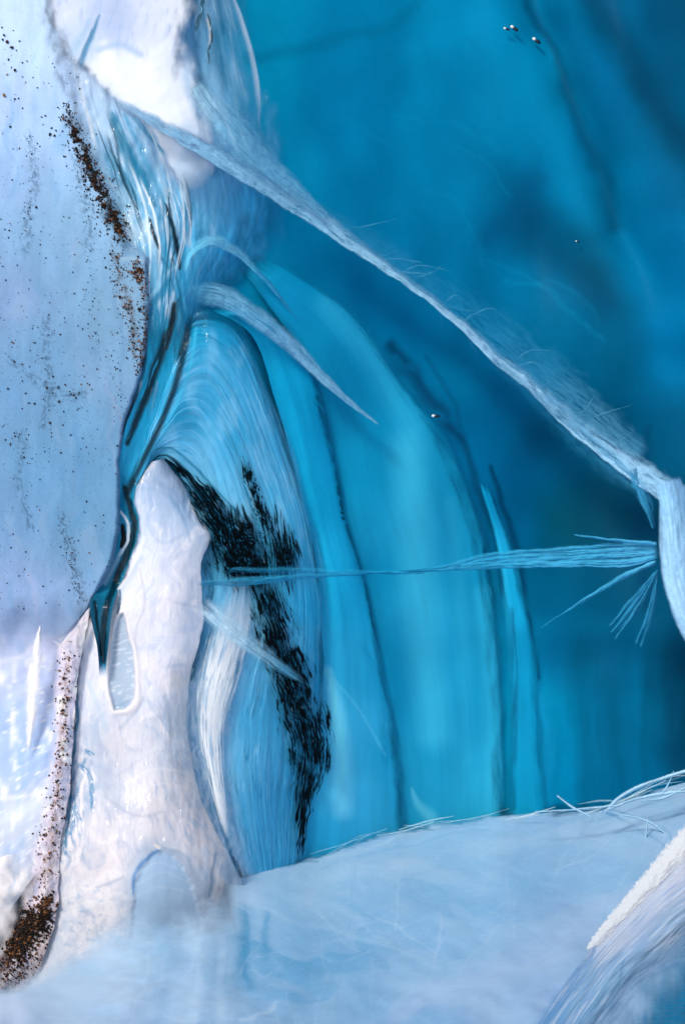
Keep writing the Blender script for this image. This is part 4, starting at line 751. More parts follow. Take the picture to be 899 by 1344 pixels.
needle = ribbon("frost_needle", [(706, 826, 0.8, 0.25), (740, 804, 2, 0.24), (775, 782, 3, 0.23), (815, 758, 4, 0.22), (862, 737, 3.5, 0.205)], 14, 281, [(720, 815, '#1f86b4'), (790, 775, '#3a98c6'), (860, 740, '#4fa4d2')], lean=0, edge_up=0.2, edge_dn=0.2, op=0.9, gap=0.5)
tag(needle, "single straight frost needle slanting down left from the white blade", "frost needle")
brush = bpy.data.objects.new("frost_brush", None); COL.objects.link(brush)
tag(brush, "small fanned frost brush hanging under the horizontal feather by the white blade", "frost brush")
bc = [(800, 830, '#2a86b2'), (850, 770, '#2f86b4')]
for k, (ex, ey) in enumerate([(799, 822), (801, 832), (806, 840), (834, 846), (840, 850), (812, 826)]):
    ribbon("bristle", [(863, 748, 1.5, 0.205), ((863 + ex) / 2 + 3 + k * .4, (748 + ey) / 2 - 3 + k, 4, 0.225), (ex, ey, 2.2, 0.245)], 12, 290 + k, bc, lean=0, edge_up=0.25, edge_dn=0.25, op=0.75, parent=brush, gap=0.9, fs=(60, 2))

blade = bpy.data.objects.new("frost_tongue", None); COL.objects.link(blade)
ribbon("blade", [(876, 628, 17, 0.23), (884, 665, 21, 0.215), (889, 710, 26, 0.2), (894, 755, 27, 0.19), (904, 795, 26, 0.185), (914, 828, 22, 0.185), (926, 862, 12, 0.19), (934, 890, 2, 0.195)], 36, 301,
       [(870, 650, '#86b4e0'), (875, 720, '#94bde6'), (890, 800, '#9ac0e8')], lean=0.02, edge_up=0.1, edge_dn=0.1, op=1.0, fs=(80, 4), gap=0.3, parent=blade, bulge=0.02, wobble=1.2)
ribbon("web", [(830, 614, 6, 0.25), (840, 640, 12, 0.245), (852, 668, 8, 0.235), (858, 694, 3, 0.225)], 24, 305, [(840, 640, '#3a90c2'), (855, 680, '#2f88b8')], lean=0.02, edge_up=0.3, edge_dn=0.2, op=0.7, fs=(40, 4), gap=0.9, parent=blade)
ribbon("web", [(884, 700, 3, 0.22), (898, 668, 12, 0.225), (910, 640, 14, 0.235), (930, 640, 14, 0.235)], 24, 307, [(890, 690, '#4a9fce'), (905, 650, '#7fb0dc')], lean=0.02, edge_up=0.3, edge_dn=0.3, op=0.75, fs=(20, 5), gap=1.4, parent=blade)
tag(blade, "pale blue pointed frost blade hanging from the long ribbon at the right edge", "frost blade")

# ------------------------------------------------------------------ floor of frosted ice
E = spline([(-700, 1300), (-120, 1295), (0, 1290), (60, 1262), (110, 1225), (170, 1186), (250, 1178), (312, 1150), (360, 1136), (420, 1121), (500, 1093), (590, 1077), (680, 1064), (780, 1058), (840, 1038), (899, 1021), (1000, 1000), (1300, 980), (1900, 980)], 400)
fx = np.concatenate([-700 + 0 * np.arange(1), np.arange(-500, 0, 40), np.arange(0, 905, 2.2), np.arange(940, 1900, 60)])
edge = np.interp(fx, E[:, 0], E[:, 1]) + 1.5 * fbm(fx / 26, fx * 0 + 7, 4, 311) * sstep(280, 330, fx)
ss = np.concatenate([[-0.03, -0.012], np.linspace(0, 1, 190), 1 + np.array([0.1, .3, .7, 1.4])])
X = np.repeat(fx[:, None], ss.size, 1); S = np.repeat(ss[None], fx.size, 0)
edge0 = np.interp(fx, E[:, 0], E[:, 1]); edge_n = edge - edge0
Y = edge0[:, None] + edge_n[:, None] * (1 - np.clip(S, 0, 1)) ** 6 + (1344 - edge0)[:, None] * np.clip(S, 0, None) + np.where(S < 0, -S * 130, 0)
de = np.where(fx < 300, -0.02, 0); de = -0.03 * (1 - sstep(260, 330, fx)) + sstep(260, 330, fx) * (walld(fx, edge0) - 0.045 * (1 - sstep(640, 740, fx)) + 0.02)
D = de[:, None] * (1 - S) - 0.75 * S
D = np.where(S < 0, de[:, None] - S * 3.0, D)
rel = 0.006 * fbm(X / 120, Y / 70, 3, 313) * sstep(0, 0.1, S)
p = Paint(X, Y, 12, 60, 315)
p.base([(320, 1160, '#c3d9ee'), (280, 1200, '#cddff0'), (230, 1190, '#bcd6ee'), (220, 1260, '#aecfea'), (200, 1330, '#a6c9e8'), (120, 1290, '#b4d3ec'), (60, 1310, '#c6daf0'), (20, 1335, '#cfdcf2'), (330, 1230, '#64a8d2'), (390, 1235, '#68add6'), (440, 1240, '#78b0d8'), (330, 1330, '#a0c6e6'),
        (400, 1180, '#a6cae8'), (400, 1270, '#6cacd6'), (450, 1320, '#a2c8e8'), (480, 1140, '#a9cbea'), (560, 1180, '#9dc6e7'), (600, 1240, '#98c3e6'), (560, 1310, '#a8c9ea'), (640, 1100, '#a9cceb'), (700, 1150, '#9ec6e8'), (760, 1090, '#a6caea'),
        (820, 1070, '#a6caea'), (880, 1040, '#9ac3e4'), (760, 1200, '#b0caec'), (700, 1280, '#b4caee'), (640, 1320, '#b8ccee'), (840, 1120, '#a4c8e8'), (420, 1128, '#b4d4ec'), (560, 1090, '#b0d2ec')], 35, 3)
p.noise(fbm(p.x / 60, p.y / 16, 4, 317), 0.07)
for pts, wd_, h, op in [([(480, 1350), (580, 1300), (690, 1255), (780, 1215)], 28, '#b9cdf0', .7), ([(745, 1228, 6), (770, 1200, 20), (800, 1180, 16), (840, 1160, 6)], 18, '#bccdee', .8), ([(330, 1185), (400, 1215), (520, 1240), (600, 1290)], 7, '#b5d2ec', .55),
                        ([(330, 1160), (450, 1200), (560, 1260)], 4, '#aecfec', .5), ([(560, 1296, 1.5), (568, 1270, 2.2), (574, 1235, 2), (580, 1190, 1)], 2, '#c4d6f0', .8), ([(350, 1138), (450, 1122), (560, 1085), (700, 1068)], 4, '#c3dbf0', .7),
                        ([(420, 1140), (520, 1110), (640, 1090)], 2.5, '#8fbfe0', .6), ([(360, 1136, 2), (380, 1140, 2), (420, 1130, 2)], 2, '#5c9fc8', .6), ([(318, 1200, 7), (322, 1235, 9), (325, 1280, 6)], 8, '#5fa6cc', .75),
                        ([(344, 1205), (346, 1250)], 4, '#6fb0d2', .6), ([(290, 1195, 10), (296, 1260, 12), (290, 1340, 10)], 11, '#c0d7ee', .7), ([(255, 1200), (262, 1270), (255, 1340)], 8, '#b9d6ee', .5),  # upright pale bands paint the column's reflection
                        ([(170, 1240), (205, 1236), (250, 1250)], 3, '#b9d6ee', .6), ([(170, 1340), (190, 1290), (195, 1240)], 4, '#c3dcf0', .6), ([(330, 1350), (345, 1330), (365, 1312)], 5, '#c9dcf1', .8), ([(315, 1345), (340, 1338), (362, 1318)], 3, '#dbe7f5', .8),
                        ([(480, 1345), (510, 1320), (540, 1300)], 4, '#c3d8f0', .7), ([(790, 1060), (830, 1085), (880, 1110)], 3, '#5c9cc8', .8), ([(800, 1062), (820, 1070), (850, 1072)], 2.5, '#4a94c2', .7), ([(850, 1075), (880, 1095), (885, 1120)], 4, '#6fa9d2', .7),
                        ([(850, 1080), (846, 1110), (845, 1150)], 2, '#bcd6ee', .6), ([(700, 1352), (745, 1290), (785, 1240)], 7, '#86aee0', .6)]:  # last stroke paints the shard's shadow line on the floor
    p.stroke(pts, wd_, h, op, 0.9)
fq = fbm((p.x + 0.8 * p.y) / 150 + 0.5 * fbm(p.x / 160, p.y / 90, 2, 411), (p.y - 0.35 * p.x) / 40, 4, 413)
p.put(sstep(0.02, 0.5, fq), '#cfdff3', 0.35); p.put(sstep(0.1, 0.5, -fq), '#7fb4dc', 0.3)
fc = np.abs(fbm((p.x + 0.8 * p.y) / 150, (p.y * 1.6 - p.x * 0.5) / 90, 3, 421)); p.put(1 - sstep(0.0, 0.05, fc), '#d9e6f5', 0.08)
fc = fbm((p.x - 1.5 * p.y) / 190, (p.y + 0.4 * p.x) / 120, 2, 423); p.put(sstep(0.0, 0.03, fc) * 0.35, '#bfd6ef')
fr = fbm((p.x + 2.2 * p.y) / 6, (p.x - p.y) / 130, 4, 415); p.put(sstep(0.2, 0.5, fr), '#c9dbf0', 0.35)
fr = fbm((p.x - 1.6 * p.y) / 7, (p.x + p.y) / 140, 4, 417); p.put(sstep(0.22, 0.5, fr), '#bcd4ee', 0.35)
for pts, wd_, h, op in [([(300, 1190), (304, 1260), (300, 1344)], 26, '#c4daee', .55), ([(212, 1195), (216, 1260), (212, 1344)], 26, '#8fbfe2', .5), ([(250, 1195), (256, 1270), (250, 1344)], 14, '#c0daf0', .5), ([(320, 1195), (324, 1240), (322, 1290)], 16, '#4f9fc8', .6), ([(345, 1200), (347, 1260)], 8, '#4f9fc8', .5),  # upright bands left of the teal ones paint the column's reflection
                        ([(370, 1180), (430, 1260), (520, 1344)], 40, '#8cc0e4', .4), ([(420, 1150), (560, 1130), (720, 1100), (860, 1080)], 16, '#c6dcf2', .4), ([(560, 1120), (700, 1160), (840, 1150)], 34, '#94c2e6', .5), ([(520, 1330), (640, 1290), (740, 1250)], 26, '#cbd8f2', .6)]:
    p.stroke(pts, wd_, h, op, 1, (60, 8, -0.25, .45))
rf = np.random.default_rng(9)
for k in range(90):
    x0, y0 = rf.uniform(150, 899), rf.uniform(1080, 1344); an = rf.choice([0.45, -0.5, -0.95, 1.5]) + rf.normal() * 0.16; ln = rf.uniform(30, 150)
    mx, my = x0 + ln * 0.5 * math.cos(an) + rf.normal() * 4, y0 + ln * 0.5 * math.sin(an) + rf.normal() * 4
    p.stroke([(x0, y0, 0.8), (mx, my, rf.uniform(1.2, 2.6)), (x0 + ln * math.cos(an), y0 + ln * math.sin(an), 0.8)], 2, str(rf.choice(['#d6e4f4', '#cadcf2', '#e3ecf7', '#7fb0d8'])), float(rf.uniform(.1, .32)), 1)
p.put(sstep(0.3, 0.55, fbm(p.x / 3, p.y / 2.4, 3, 419)), '#d3e2f3', 0.35)
mott = poly_mask(p.x, p.y, [(150, 1180), (300, 1185), (360, 1344), (120, 1344)], 20)
p.noise(mott * fbm(p.x / 24, p.y / 10 + p.x / 60, 4, 319), 0.14)
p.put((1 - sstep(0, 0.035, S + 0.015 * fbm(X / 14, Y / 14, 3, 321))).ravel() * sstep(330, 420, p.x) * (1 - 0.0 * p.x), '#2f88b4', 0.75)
V = P(X, Y, D); V[..., 2] += rel * (0.3 + S.clip(0, 1))
far = S > 1.0
fe = fbm(X / 40, Y / 7, 4, 327)
fl_a = np.maximum(sstep(0.0, 0.03, S + 0.035 * fe) * sstep(292, 312, X), sstep(0.02, 0.4, S + 0.12 * fbm(X / 30, Y / 22, 4, 323)))
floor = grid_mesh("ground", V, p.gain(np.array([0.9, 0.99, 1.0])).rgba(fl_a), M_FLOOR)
tag(floor, kind="structure"); floor["label"] = "frosted pale blue ice floor sloping up to the wall"
# snowfield under the ice, unseen, added to bounce light upward
zf = float(V[..., 2].min()) - 0.06
g = np.linspace(-1, 1, 60); g = np.sign(g) * np.abs(g) ** 2.5 * 120
GX, GY = np.meshgrid(g, g, indexing='ij'); p = Paint(GX, GY); p.c[:] = lin('#e6edf6')
sf = grid_mesh("snowfield", np.stack([GX, GY, zf + 0.03 * fbm(GX / 3, GY / 3, 3, 325) - 0.03], -1), p.rgba(), M_SNOW); tag(sf, kind="structure")

# ------------------------------------------------------------------ shard at the lower right
BL = [(940, 1062), (899, 1098), (862, 1142), (822, 1190), (782, 1236), (742, 1290), (700, 1352), (660, 1410)]
BR = [(1040, 1190), (985, 1215), (930, 1230), (890, 1262), (850, 1288), (822, 1322), (800, 1352), (780, 1420)]
X, Y, U, T = loft([BL, BR], 130, 260)
X = X + 3 * fbm(X / 20, Y / 20, 4, 331) * sstep(0.5, 1, U); p = Paint(X, Y, 6, 24, 333)
p.base([(880, 1150, '#c9d2ea'), (860, 1190, '#b4c6e4'), (820, 1230, '#b0c4e4'), (790, 1270, '#9fbfe0'), (880, 1220, '#9cc0de'), (850, 1260, '#94bddc'), (760, 1310, '#8cb6dc'), (730, 1340, '#7fafdb'), (780, 1330, '#8fbcde'), (810, 1300, '#8cbcdb'), (899, 1200, '#a4c2de')], 20, 3)
st = fbm(U * 12, T / 90, 4, 335); p.noise(st, 0.22); p.put(sstep(0.1, 0.5, st).ravel(), '#dbe4f2', 0.6); p.put((1 - sstep(0.1, 0.5, U + 0.3 * st)).ravel() * (1 - sstep(1230, 1280, Y)).ravel(), '#e6e9f4', 0.7); fl2 = fbm(U * 34, T / 60, 4, 336).ravel(); p.put(sstep(0.12, 0.4, fl2), '#eef2f9', 0.5); p.put(sstep(0.15, 0.45, -fl2), '#6f9cc6', 0.45)
p.stroke([(782, 1242, 4), (752, 1286, 8), (715, 1344, 9)], 8, '#6f9fd2', 0.6, 0.9, (60, 5, -0.2, .3))  # darker blue stroke paints the shadow line at the shard's left edge
p.stroke([(818, 1262), (810, 1300), (800, 1344)], 3, '#6f9fc6', 0.6, 0.9)
rag = 0.3 * fbm(U * 22, T / 50, 4, 337)
al = 1 - sstep(0.45, 1.0, U + rag)
def floord(X, Y):
    e_ = np.interp(X, E[:, 0], E[:, 1]); S_ = np.clip((Y - e_) / (1344 - e_), 0, 1.3); return 0.36 * (1 - S_) - 0.75 * S_
shard = grid_mesh("ice_shard", P(X, Y, floord(X, Y) - 0.045 + 0.002 * st), p.rgba(al), ice_material("streaked_ice", 0.4, 0.25, 0.12, 0.06, 60, alpha=True, flow=0.15), flow=FL(U, T, 130))
tag(shard, "streaked pale ice shard with a sunlit white crusted rim, lower right corner", "ice shard")
# crusted rim, part of the shard
X, Y, U, T, W, _ = strip([(770, 1246, 2), (784, 1234, 9), (806, 1210, 12), (836, 1178, 15), (868, 1144, 19), (904, 1106, 22), (950, 1066, 24), (995, 1026, 24)], 44, 1.3)
nb = fbm(X / 6, Y / 6, 4, 341); X = X + 2.2 * fbm(X / 7, Y / 7, 3, 343); Y = Y + 2.2 * fbm(X / 7, Y / 7, 3, 345)
p = Paint(X, Y); p.c[:] = lin('#ffffff') * 1.1; p.put(sstep(0.1, 0.9, -U + 0.8 * nb).ravel(), '#d3dcf0', 0.4)  # white crust, its tint raised to stand for sunlight on the rim
al = (1 - sstep(-0.1, 0.95, -U + 0.9 * fbm(U * 5, T / 24, 4, 347))) * sstep(-1.0, -0.7, -U + 0.25 * fbm(X / 4, Y / 4, 3, 348))
grid_mesh("snow_rim", P(X, Y, floord(X, Y) - 0.0475 - 0.004 * sstep(-1, 0.5, U) - 0.0012 * nb), p.rgba(al), ice_material("sunlit_crust", 0.4, 0.4, 0.08, 0.05, 120, alpha=True), shard)
# teal clear ice under the shard
X, Y, U, T = loft([[(760, 1450), (840, 1270), (960, 1170), (1100, 1120)], [(900, 1560), (1000, 1480), (1100, 1400), (1200, 1360)]], 110, 200)
p = Paint(X, Y, 8, 30, 351); p.base([(830, 1330, '#1b86b2'), (880, 1280, '#2f90ba'), (890, 1330, '#1480ae'), (860, 1340, '#1580ac')], 30)
p.noise(fbm(p.x / 9, p.y / 60, 4, 353), 0.28); p.stroke([(862, 1268), (885, 1262), (910, 1260)], 3, '#7fbade', .8, .9); p.stroke([(850, 1310), (860, 1330)], 8, '#3f9cc4', .5, 1)
al = sstep(0.0, 0.3, U + 0.12 * fbm(X / 8, Y / 40, 4, 355))
tb = grid_mesh("clear_ice", P(X, Y, floord(X, Y) - 0.042), p.rgba(al), M_GLASS)
tag(tb, "dark teal clear ice below the shard, in the bottom right corner", "clear ice")

# frost straws tangled on the floor's back edge
straws = [[(730, 1044, 1.2), (752, 1060, 2), (775, 1072, 1.4)], [(790, 1070, 1.5), (815, 1045, 3), (850, 1028, 3), (899, 1012, 2.5), (930, 1000, 1)], [(785, 1068, 1.2), (830, 1050, 2.2), (880, 1040, 2.4), (920, 1040, 1)],
          [(868, 1042, 1), (876, 1030, 1.4), (884, 1012, .8)], [(800, 1066, 1), (850, 1078, 2), (890, 1108, 1.4)], [(850, 1074, 1), (847, 1100, 1.6), (845, 1130, 1)], [(700, 1066, 1), (760, 1062, 1.8), (820, 1056, 1)], [(840, 1052, 1), (872, 1046, 2), (915, 1026, 1)]]
slab_labels = ["short frost straw lying down right on the floor's back edge", "longest arched frost straw over the floor's right back edge", "frost straw running under the longest arched one at right", "tiny upright frost straw poking above the tangle at right",
               "frost straw bending down from the tangle toward the bright rim", "thin vertical frost straw hanging below the tangle", "flat frost straw along the floor's back edge left of the tangle", "frost straw in the right tangle below the tiny upright one"]
for k, (pts, lb) in enumerate(zip(straws, slab_labels)):
    q = [(a, b, c, 0.20 - 0.05 * sstep(1030, 1130, b) - 0.02) for a, b, c in pts]
    o = ribbon("frost_straw", q, 10, 360 + k, [(800, 1060, '#a9cbea')], lean=0, edge_up=0.2, edge_dn=0.2, op=0.95, gap=0.2, bulge=0.006, wobble=1.0)
    tag(o, lb, "frost straw", "frost straws on the floor")

fringe = bpy.data.objects.new("frost_fringe", None); COL.objects.link(fringe); tag(fringe, "low pale fringe of frost strands along the floor's back edge", "frost fringe")
rf = np.random.default_rng(12)
for k in range(24):
    x0 = 335 + 525 * rf.uniform(0, 1) ** 0.6; ln = rf.uniform(30, 110); x1 = x0 + ln
    e0, e1 = np.interp([x0, x1], E[:, 0], E[:, 1]); o0, o1 = rf.uniform(-5, 12), rf.uniform(-7, 9)
    dd = float(walld(np.array(x0 + ln / 2), np.array(e0))) - 0.075
    ribbon("strand", [(x0, e0 + o0, .6, dd), ((x0 + x1) / 2, (e0 + e1) / 2 + (o0 + o1) / 2 + rf.normal() * 3, rf.uniform(.9, 2.0), dd), (x1, e1 + o1, .5, dd)], 6, 700 + k, [(x0, e0, str(rf.choice(['#b9d6ee', '#8fbfe0', '#d3e4f4'])))], lean=0, edge_up=.3, edge_dn=.3, op=float(rf.uniform(.2, .6)), parent=fringe, step=2.4, bulge=.001, gap=.4, wobble=.8)
# ------------------------------------------------------------------ grit
def flat_mat(name, h, rough=0.8, spec=0.2):
    m = bpy.data.materials.new(name); m.use_nodes = True; n, l = m.node_tree.nodes, m.node_tree.links; b = n["Principled BSDF"]
    tx = n.new("ShaderNodeTexNoise"); tx.inputs["Scale"].default_value = 220; tx.inputs["Detail"].default_value = 3
    rp = n.new("ShaderNodeValToRGB"); c = lin(h); rp.color_ramp.elements[0].color = (*(c * 0.5), 1); rp.color_ramp.elements[1].color = (*np.clip(c * 1.6, 0, 1), 1)
    tc = n.new("ShaderNodeTexCoord"); l.new(tc.outputs["Object"], tx.inputs[0]); l.new(tx.outputs["Fac"], rp.inputs[0]); l.new(rp.outputs[0], b.inputs["Base Color"])
    b.inputs["Roughness"].default_value = rough; b.inputs["Specular IOR Level"].default_value = spec; return m
G_DARK = flat_mat("dark_grit", '#1d1916'); G_BROWN = flat_mat("brown_grit", '#38241a'); G_RUST = flat_mat("rusty_grit", '#7a4f2e'); G_SLATE = flat_mat("slate_grit", '#3a526b')
import bmesh
def pebble_geo(sub, seed):
    bm = bmesh.new(); bmesh.ops.create_icosphere(bm, subdivisions=sub, radius=1.0)
    r = np.random.default_rng(seed)
    for v in bm.verts: v.co *= 0.7 + 0.5 * r.random()
    V = np.array([v.co[:] for v in bm.verts]); F = np.array([[v.index for v in f.verts] for f in bm.faces]); bm.free(); return V, F
PEB = [pebble_geo(1, s) for s in range(6)]
def peb_mesh(k, mat):
    me = bpy.data.meshes.new("grit_grain"); me.from_pydata(PEB[k][0].tolist(), [], PEB[k][1].tolist()); me.materials.append(mat); return me
PM = {m.name: [peb_mesh(k, m) for k in range(6)] for m in (G_DARK, G_BROWN, G_RUST, G_SLATE)}
OCTA = np.array([(1, 0, 0), (-1, 0, 0), (0, 1, 0), (0, -1, 0), (0, 0, 1), (0, 0, -1)], float)
OF = np.array([(0, 2, 4), (2, 1, 4), (1, 3, 4), (3, 0, 4), (2, 0, 5), (1, 2, 5), (3, 1, 5), (0, 3, 5)])
def dust(name, pts, mats, label, cat="grit"):
    """One object of countless tiny grains: pts of (x, y, d, radius_px, material index)."""
    V, F, Mi = [], [], []; b = 0
    for (x, y, d, r, mi) in pts:
        c = P(np.array(x), np.array(y), np.array(d)); k = OCTA * (r / 1000.0) * (0.6 + 0.7 * rng.random((6, 1)))
        V.append(c + k); F.append(OF + b); Mi += [mi] * 8; b += 6
    me = bpy.data.meshes.new(name); me.from_pydata(np.vstack(V).tolist(), [], np.vstack(F).tolist())
    for m in mats: me.materials.append(m)
    me.polygons.foreach_set("material_index", np.array(Mi, np.int32)); me.update()
    o = bpy.data.objects.new(name, me); COL.objects.link(o); tag(o, label, cat, kind="stuff"); return o
MATS = [G_DARK, G_BROWN, G_RUST, G_SLATE]
def along(path, n, spread, rr, mix, clump=0.0):
    q = spline(path, 200); out = []
    while len(out) < n:
        k = rng.integers(0, 200); w_ = q[k, 2] if q.shape[1] > 2 else spread
        x = q[k, 0] + rng.normal() * w_; y = q[k, 1] + rng.normal() * w_ * 1.2
        if clump and rng.random() > np.clip(0.35 + clump * fbm(np.array([x / 9]), np.array([y / 9]), 3, 77)[0], 0.02, 1): continue
        r = rr[0] + (rr[1] - rr[0]) * rng.random() ** 2.5
        out.append((x, y, r, rng.choice(4, p=mix)))
    return out
def on_slab(pts, proud=0.0):
    out = []
    for x, y, r, m in pts:
        e = np.interp(y, ey_, ex_)
        if x > e - 1 and y > 335: x = e - 1 - rng.random() * 6
        out.append((x, y, float(slabdepth(x, y)) - proud * r / 1000, r, m))
    return out
line1 = [(88, 140, 3), (98, 175, 5), (112, 210, 6), (128, 245, 6), (142, 275, 7), (158, 305, 7), (160, 318, 5)]
core = [(96, 165, 2), (104, 190, 3), (118, 220, 4), (132, 252, 4), (140, 268, 3)]
core2 = [(146, 275, 4), (155, 295, 5), (160, 312, 4)]
line2 = [(150, 335, 5), (158, 370, 7), (170, 410, 10), (178, 450, 9), (186, 488, 5)]
edge2 = [(182, 345, 4), (190, 390, 3), (193, 440, 3), (188, 480, 4)]
pts = along([(a, b, c * 1.7) for a, b, c in line1], 750, 5, (0.5, 1.7), [.5, .35, .1, .05], 2.2) + along([(a, b, c * 1.25) for a, b, c in core], 750, 3, (0.7, 2.2), [.65, .3, .05, 0], 1.2) + along(core2, 380, 4, (.7, 2.2), [.55, .35, .1, 0], 1.5)
dust("dirt_streak", on_slab(pts, 0.4), MATS, "dense brown black streak of dirt slanting down the slab's upper right edge", "dirt")
pts = along(line2, 300, 8, (0.6, 1.8), [.25, .45, .3, 0]) + along(edge2, 380, 4, (0.6, 1.7), [.2, .45, .35, 0]) + along([(178, 352, 5), (184, 362, 5)], 140, 5, (.8, 2.0), [.2, .4, .4, 0])
dust("dirt_scatter", on_slab(pts, 0.4), MATS, "rusty brown scatter of dirt below the dense streak, along the slab's edge", "dirt")
pts = []
for _ in range(2200):
    x = rng.uniform(-20, 165); y = rng.uniform(60, 800)
    dens = 0.35 + 0.8 * fbm(np.array([x / 45]), np.array([y / 55]), 3, 401)[0] + 0.35 * math.exp(-((y - 500) / 120) ** 2)
    if rng.random() < dens: pts.append((x, y, 0.5 + 1.15 * rng.random() ** 3.5, rng.choice(4, p=[.3, .15, .05, .5])))
pts += along([(105, 190, 4), (120, 300, 6), (118, 420, 8), (160, 520, 4), (158, 690, 3)], 160, 5, (.5, 1.2), [.3, .3, .1, .3])
pts += along([(85, 690, 4), (95, 740, 4), (108, 790, 5)], 130, 4, (.5, 1.2), [.4, .3, .1, .2]) + along([(40, 180, 6), (45, 240, 4), (20, 320, 5)], 70, 5, (.5, 1.2), [.4, .2, .1, .3])
dust("fine_grit", on_slab(pts, 0.3), MATS, "fine sparse grit dusted across the pale slab")
def spire_pt(x, y):
    qL = np.interp(y, [846, 900, 960, 1020, 1075, 1130, 1190, 1240, 1330], [70, 66, 66, 58, 48, 30, 24, -8, -30]); qR = np.interp(y, [794, 840, 890, 950, 1040, 1110, 1190, 1235, 1275, 1330], [121, 112, 103, 98, 92, 80, 77, 66, 50, 10])
    u = np.clip((x - qL) / (qR - qL + 1e-6), 0.05, .97); x = qL + u * (qR - qL)
    return x, float(spired(np.array(u), np.array(x), np.array(y)))
def on_spire(pts, proud=0.4):
    out = []
    for x, y, r, m in pts:
        x, d = spire_pt(x, y); out.append((x, y, d - proud * r / 1000, r, m))
    return out
pts = along([(92, 850, 8), (84, 930, 7), (80, 1000, 7), (74, 1060, 8), (62, 1110, 9), (60, 1170, 8)], 520, 7, (.5, 1.9), [.2, .45, .35, 0], 2.4)
dust("brown_grit", on_spire(pts), MATS, "brown grit sprinkled down the pinkish spire")
pts = along([(66, 1180, 5), (45, 1212, 12), (25, 1235, 14), (0, 1265, 14)], 1500, 12, (.6, 2.4), [.35, .35, .3, 0], 1.5) + along([(62, 1200, 4), (50, 1215, 8), (25, 1225, 8), (30, 1250, 8)], 900, 8, (1, 3), [.75, .22, .03, 0]) + along([(50, 1260, 10), (10, 1290, 14), (20, 1240, 20)], 300, 10, (.6, 1.6), [.4, .4, .2, 0])
dust("dirt_heap", on_spire(pts, 0.6), MATS, "dark brown heap of dirt at the foot of the spire, bottom left", "dirt")

# the larger grains one can tell apart, each a grain of its own
def grains(pts, label, group, place):
    for x, y, r, m in pts:
        q = place([(x, y, r, m)])[0]
        o = bpy.data.objects.new("grit_grain", PM[MATS[m].name][rng.integers(0, 6)]); COL.objects.link(o)
        c = P(np.array(q[0]), np.array(q[1]), np.array(q[2])); o.location = c.tolist(); s = 0.72 * r / 1000
        o.scale = (s * rng.uniform(.7, 1.3), s * .7, s * rng.uniform(.7, 1.2)); o.rotation_euler = (0, rng.uniform(0, 6.28), 0)
        tag(o, label, "grit grain", group)
top = [(6, 46, 3), (10, 55, 3), (16, 62, 3.4), (20, 92, 3.4), (4, 52, 2.4), (90, 47, 2.4), (30, 82, 2), (12, 78, 2.2), (22, 66, 2), (6, 125, 3), (14, 166, 2.6), (68, 168, 2.4), (72, 178, 2.6), (66, 176, 3), (74, 171, 2), (20, 130, 2), (36, 80, 1.8), (42, 202, 2), (48, 272, 2.6), (34, 108, 1.6), (60, 152, 1.8), (3, 36, 2), (18, 40, 1.8), (26, 54, 2), (10, 98, 2), (84, 205, 2), (30, 142, 1.6)]
grains([(x, y, r, int(rng.choice(4, p=[.7, .2, .1, 0]))) for x, y, r in top], "dark grit grain embedded in the slab's pale top left", "dark grains at the slab's top", lambda p: on_slab(p, 0.4))
midg = [(11, 510, 3), (62, 509, 3.2), (77, 508, 2.8), (78, 527, 2.6), (100, 522, 2.4), (34, 516, 2.4), (86, 505, 2), (104, 515, 2), (66, 555, 2.2), (30, 500, 2), (70, 494, 2), (46, 530, 2), (20, 475, 2), (56, 470, 1.8), (84, 540, 2), (68, 573, 1.8), (18, 450, 2), (30, 478, 1.8), (92, 514, 1.8), (118, 505, 1.8), (110, 480, 1.6), (40, 460, 1.8), (4, 560, 1.8), (26, 570, 2), (32, 600, 2), (14, 585, 1.6), (126, 690, 2), (114, 658, 2), (150, 535, 1.8), (154, 585, 2), (158, 486, 2)]
grains([(x, y, r, int(rng.choice(4, p=[.45, .35, .1, .1]))) for x, y, r in midg], "dark grit grain scattered on the slab's middle", "grains on the slab's middle", lambda p: on_slab(p, 0.4))
ge = [(x, y, max(1.7, r * 1.6), m) for x, y, r, m in along(line2, 34, 9, (1.2, 2.2), [.2, .5, .3, 0]) + along(line1, 26, 9, (1.2, 2.2), [.5, .4, .1, 0])]
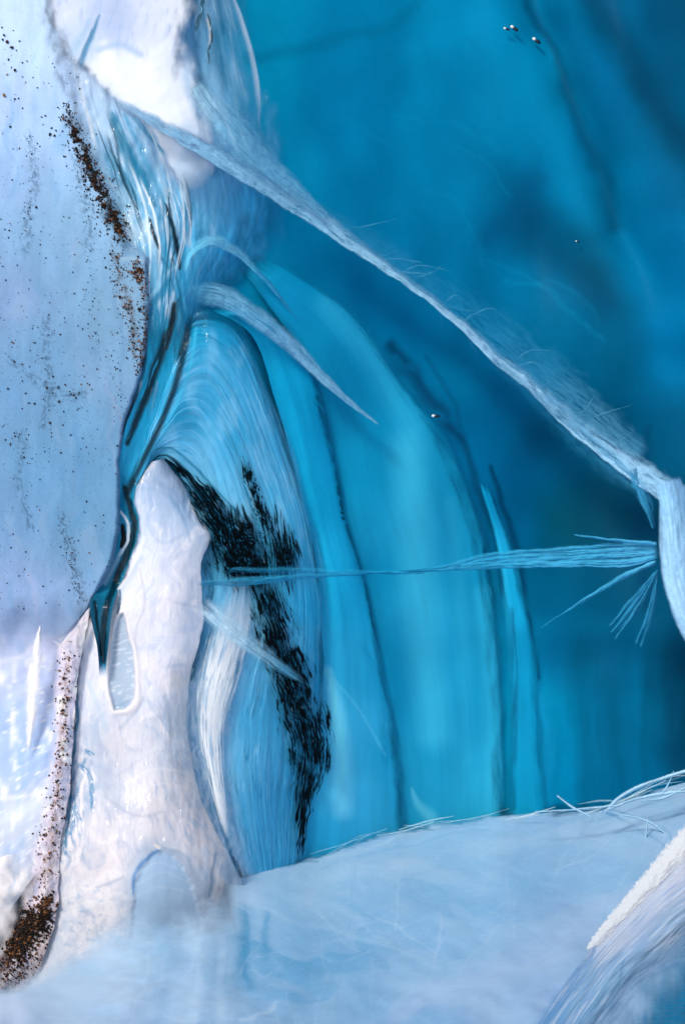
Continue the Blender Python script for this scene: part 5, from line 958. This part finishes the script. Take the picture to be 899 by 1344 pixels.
grains(ge, "brown grit grain standing out near the slab's dirty right edge", "grains along the slab's dirty edge", lambda p: on_slab(p, 0.6))
gs = [(x, y, max(1.6, r * 1.5), m) for x, y, r, m in along([(88, 870, 7), (84, 940, 5), (80, 1010, 6), (70, 1080, 8), (60, 1140, 8)], 50, 7, (1.2, 2.4), [.25, .45, .3, 0])]
grains(gs, "brown grit grain stuck on the pinkish spire", "grains on the spire", lambda p: on_spire(p, 0.6))

# ------------------------------------------------------------------ bubbles caught in the clear ice
B_DARK = flat_mat("bubble_shadow_ice", '#04141d', 0.1, 0.5); B_WHITE = flat_mat("bubble_highlight", '#eaf4fb', 0.3, 0.5)
def bubble(x, y, r, ang, label, lift=0.012):
    d = float(walld(np.array(float(x)), np.array(float(y)))) - lift
    root = bpy.data.objects.new("air_bubble", None); COL.objects.link(root); root.location = P(np.array(float(x)), np.array(float(y)), np.array(d)).tolist()
    tag(root, label, "air bubble", "air bubbles in the clear ice")
    for nm, mat, off, sc in (("bubble_body", B_DARK, 0.8, (1.5, .6, .75)), ("highlight_cap", B_WHITE, -0.9, (.8, .6, .7))):  # white cap is the bubble's highlight, modelled as a separate piece
        V, F = pebble_geo(2, 5); V = V / np.linalg.norm(V, axis=1)[:, None] * (0.9 + 0.1 * rng.random((len(V), 1)))
        me = bpy.data.meshes.new(nm); me.from_pydata((V * r / 1000).tolist(), [], F.tolist()); me.polygons.foreach_set("use_smooth", np.ones(len(F), bool))
        o = link(nm, me, mat, root); o.scale = sc; o.location = (off * r / 1000 * math.cos(ang), -0.001, -off * r / 1000 * math.sin(ang)); o.rotation_euler = (0, ang, 0)
bubble(664, 38, 2.6, 0.3, "leftmost air bubble of the top pair, mostly white"); bubble(674, 37, 3.6, 0.6, "larger dark air bubble just right of the leftmost one at top")
bubble(703, 53, 3.8, 0.6, "dark air bubble with white cap beside the dark line, right of the pair"); bubble(571, 546, 3.2, 0.1, "single white capped air bubble on the outer fold's dark smudge", 0.03)
bubble(757, 317, 1.7, 0.3, "faint tiny air bubble in the dark hollow of the wall")
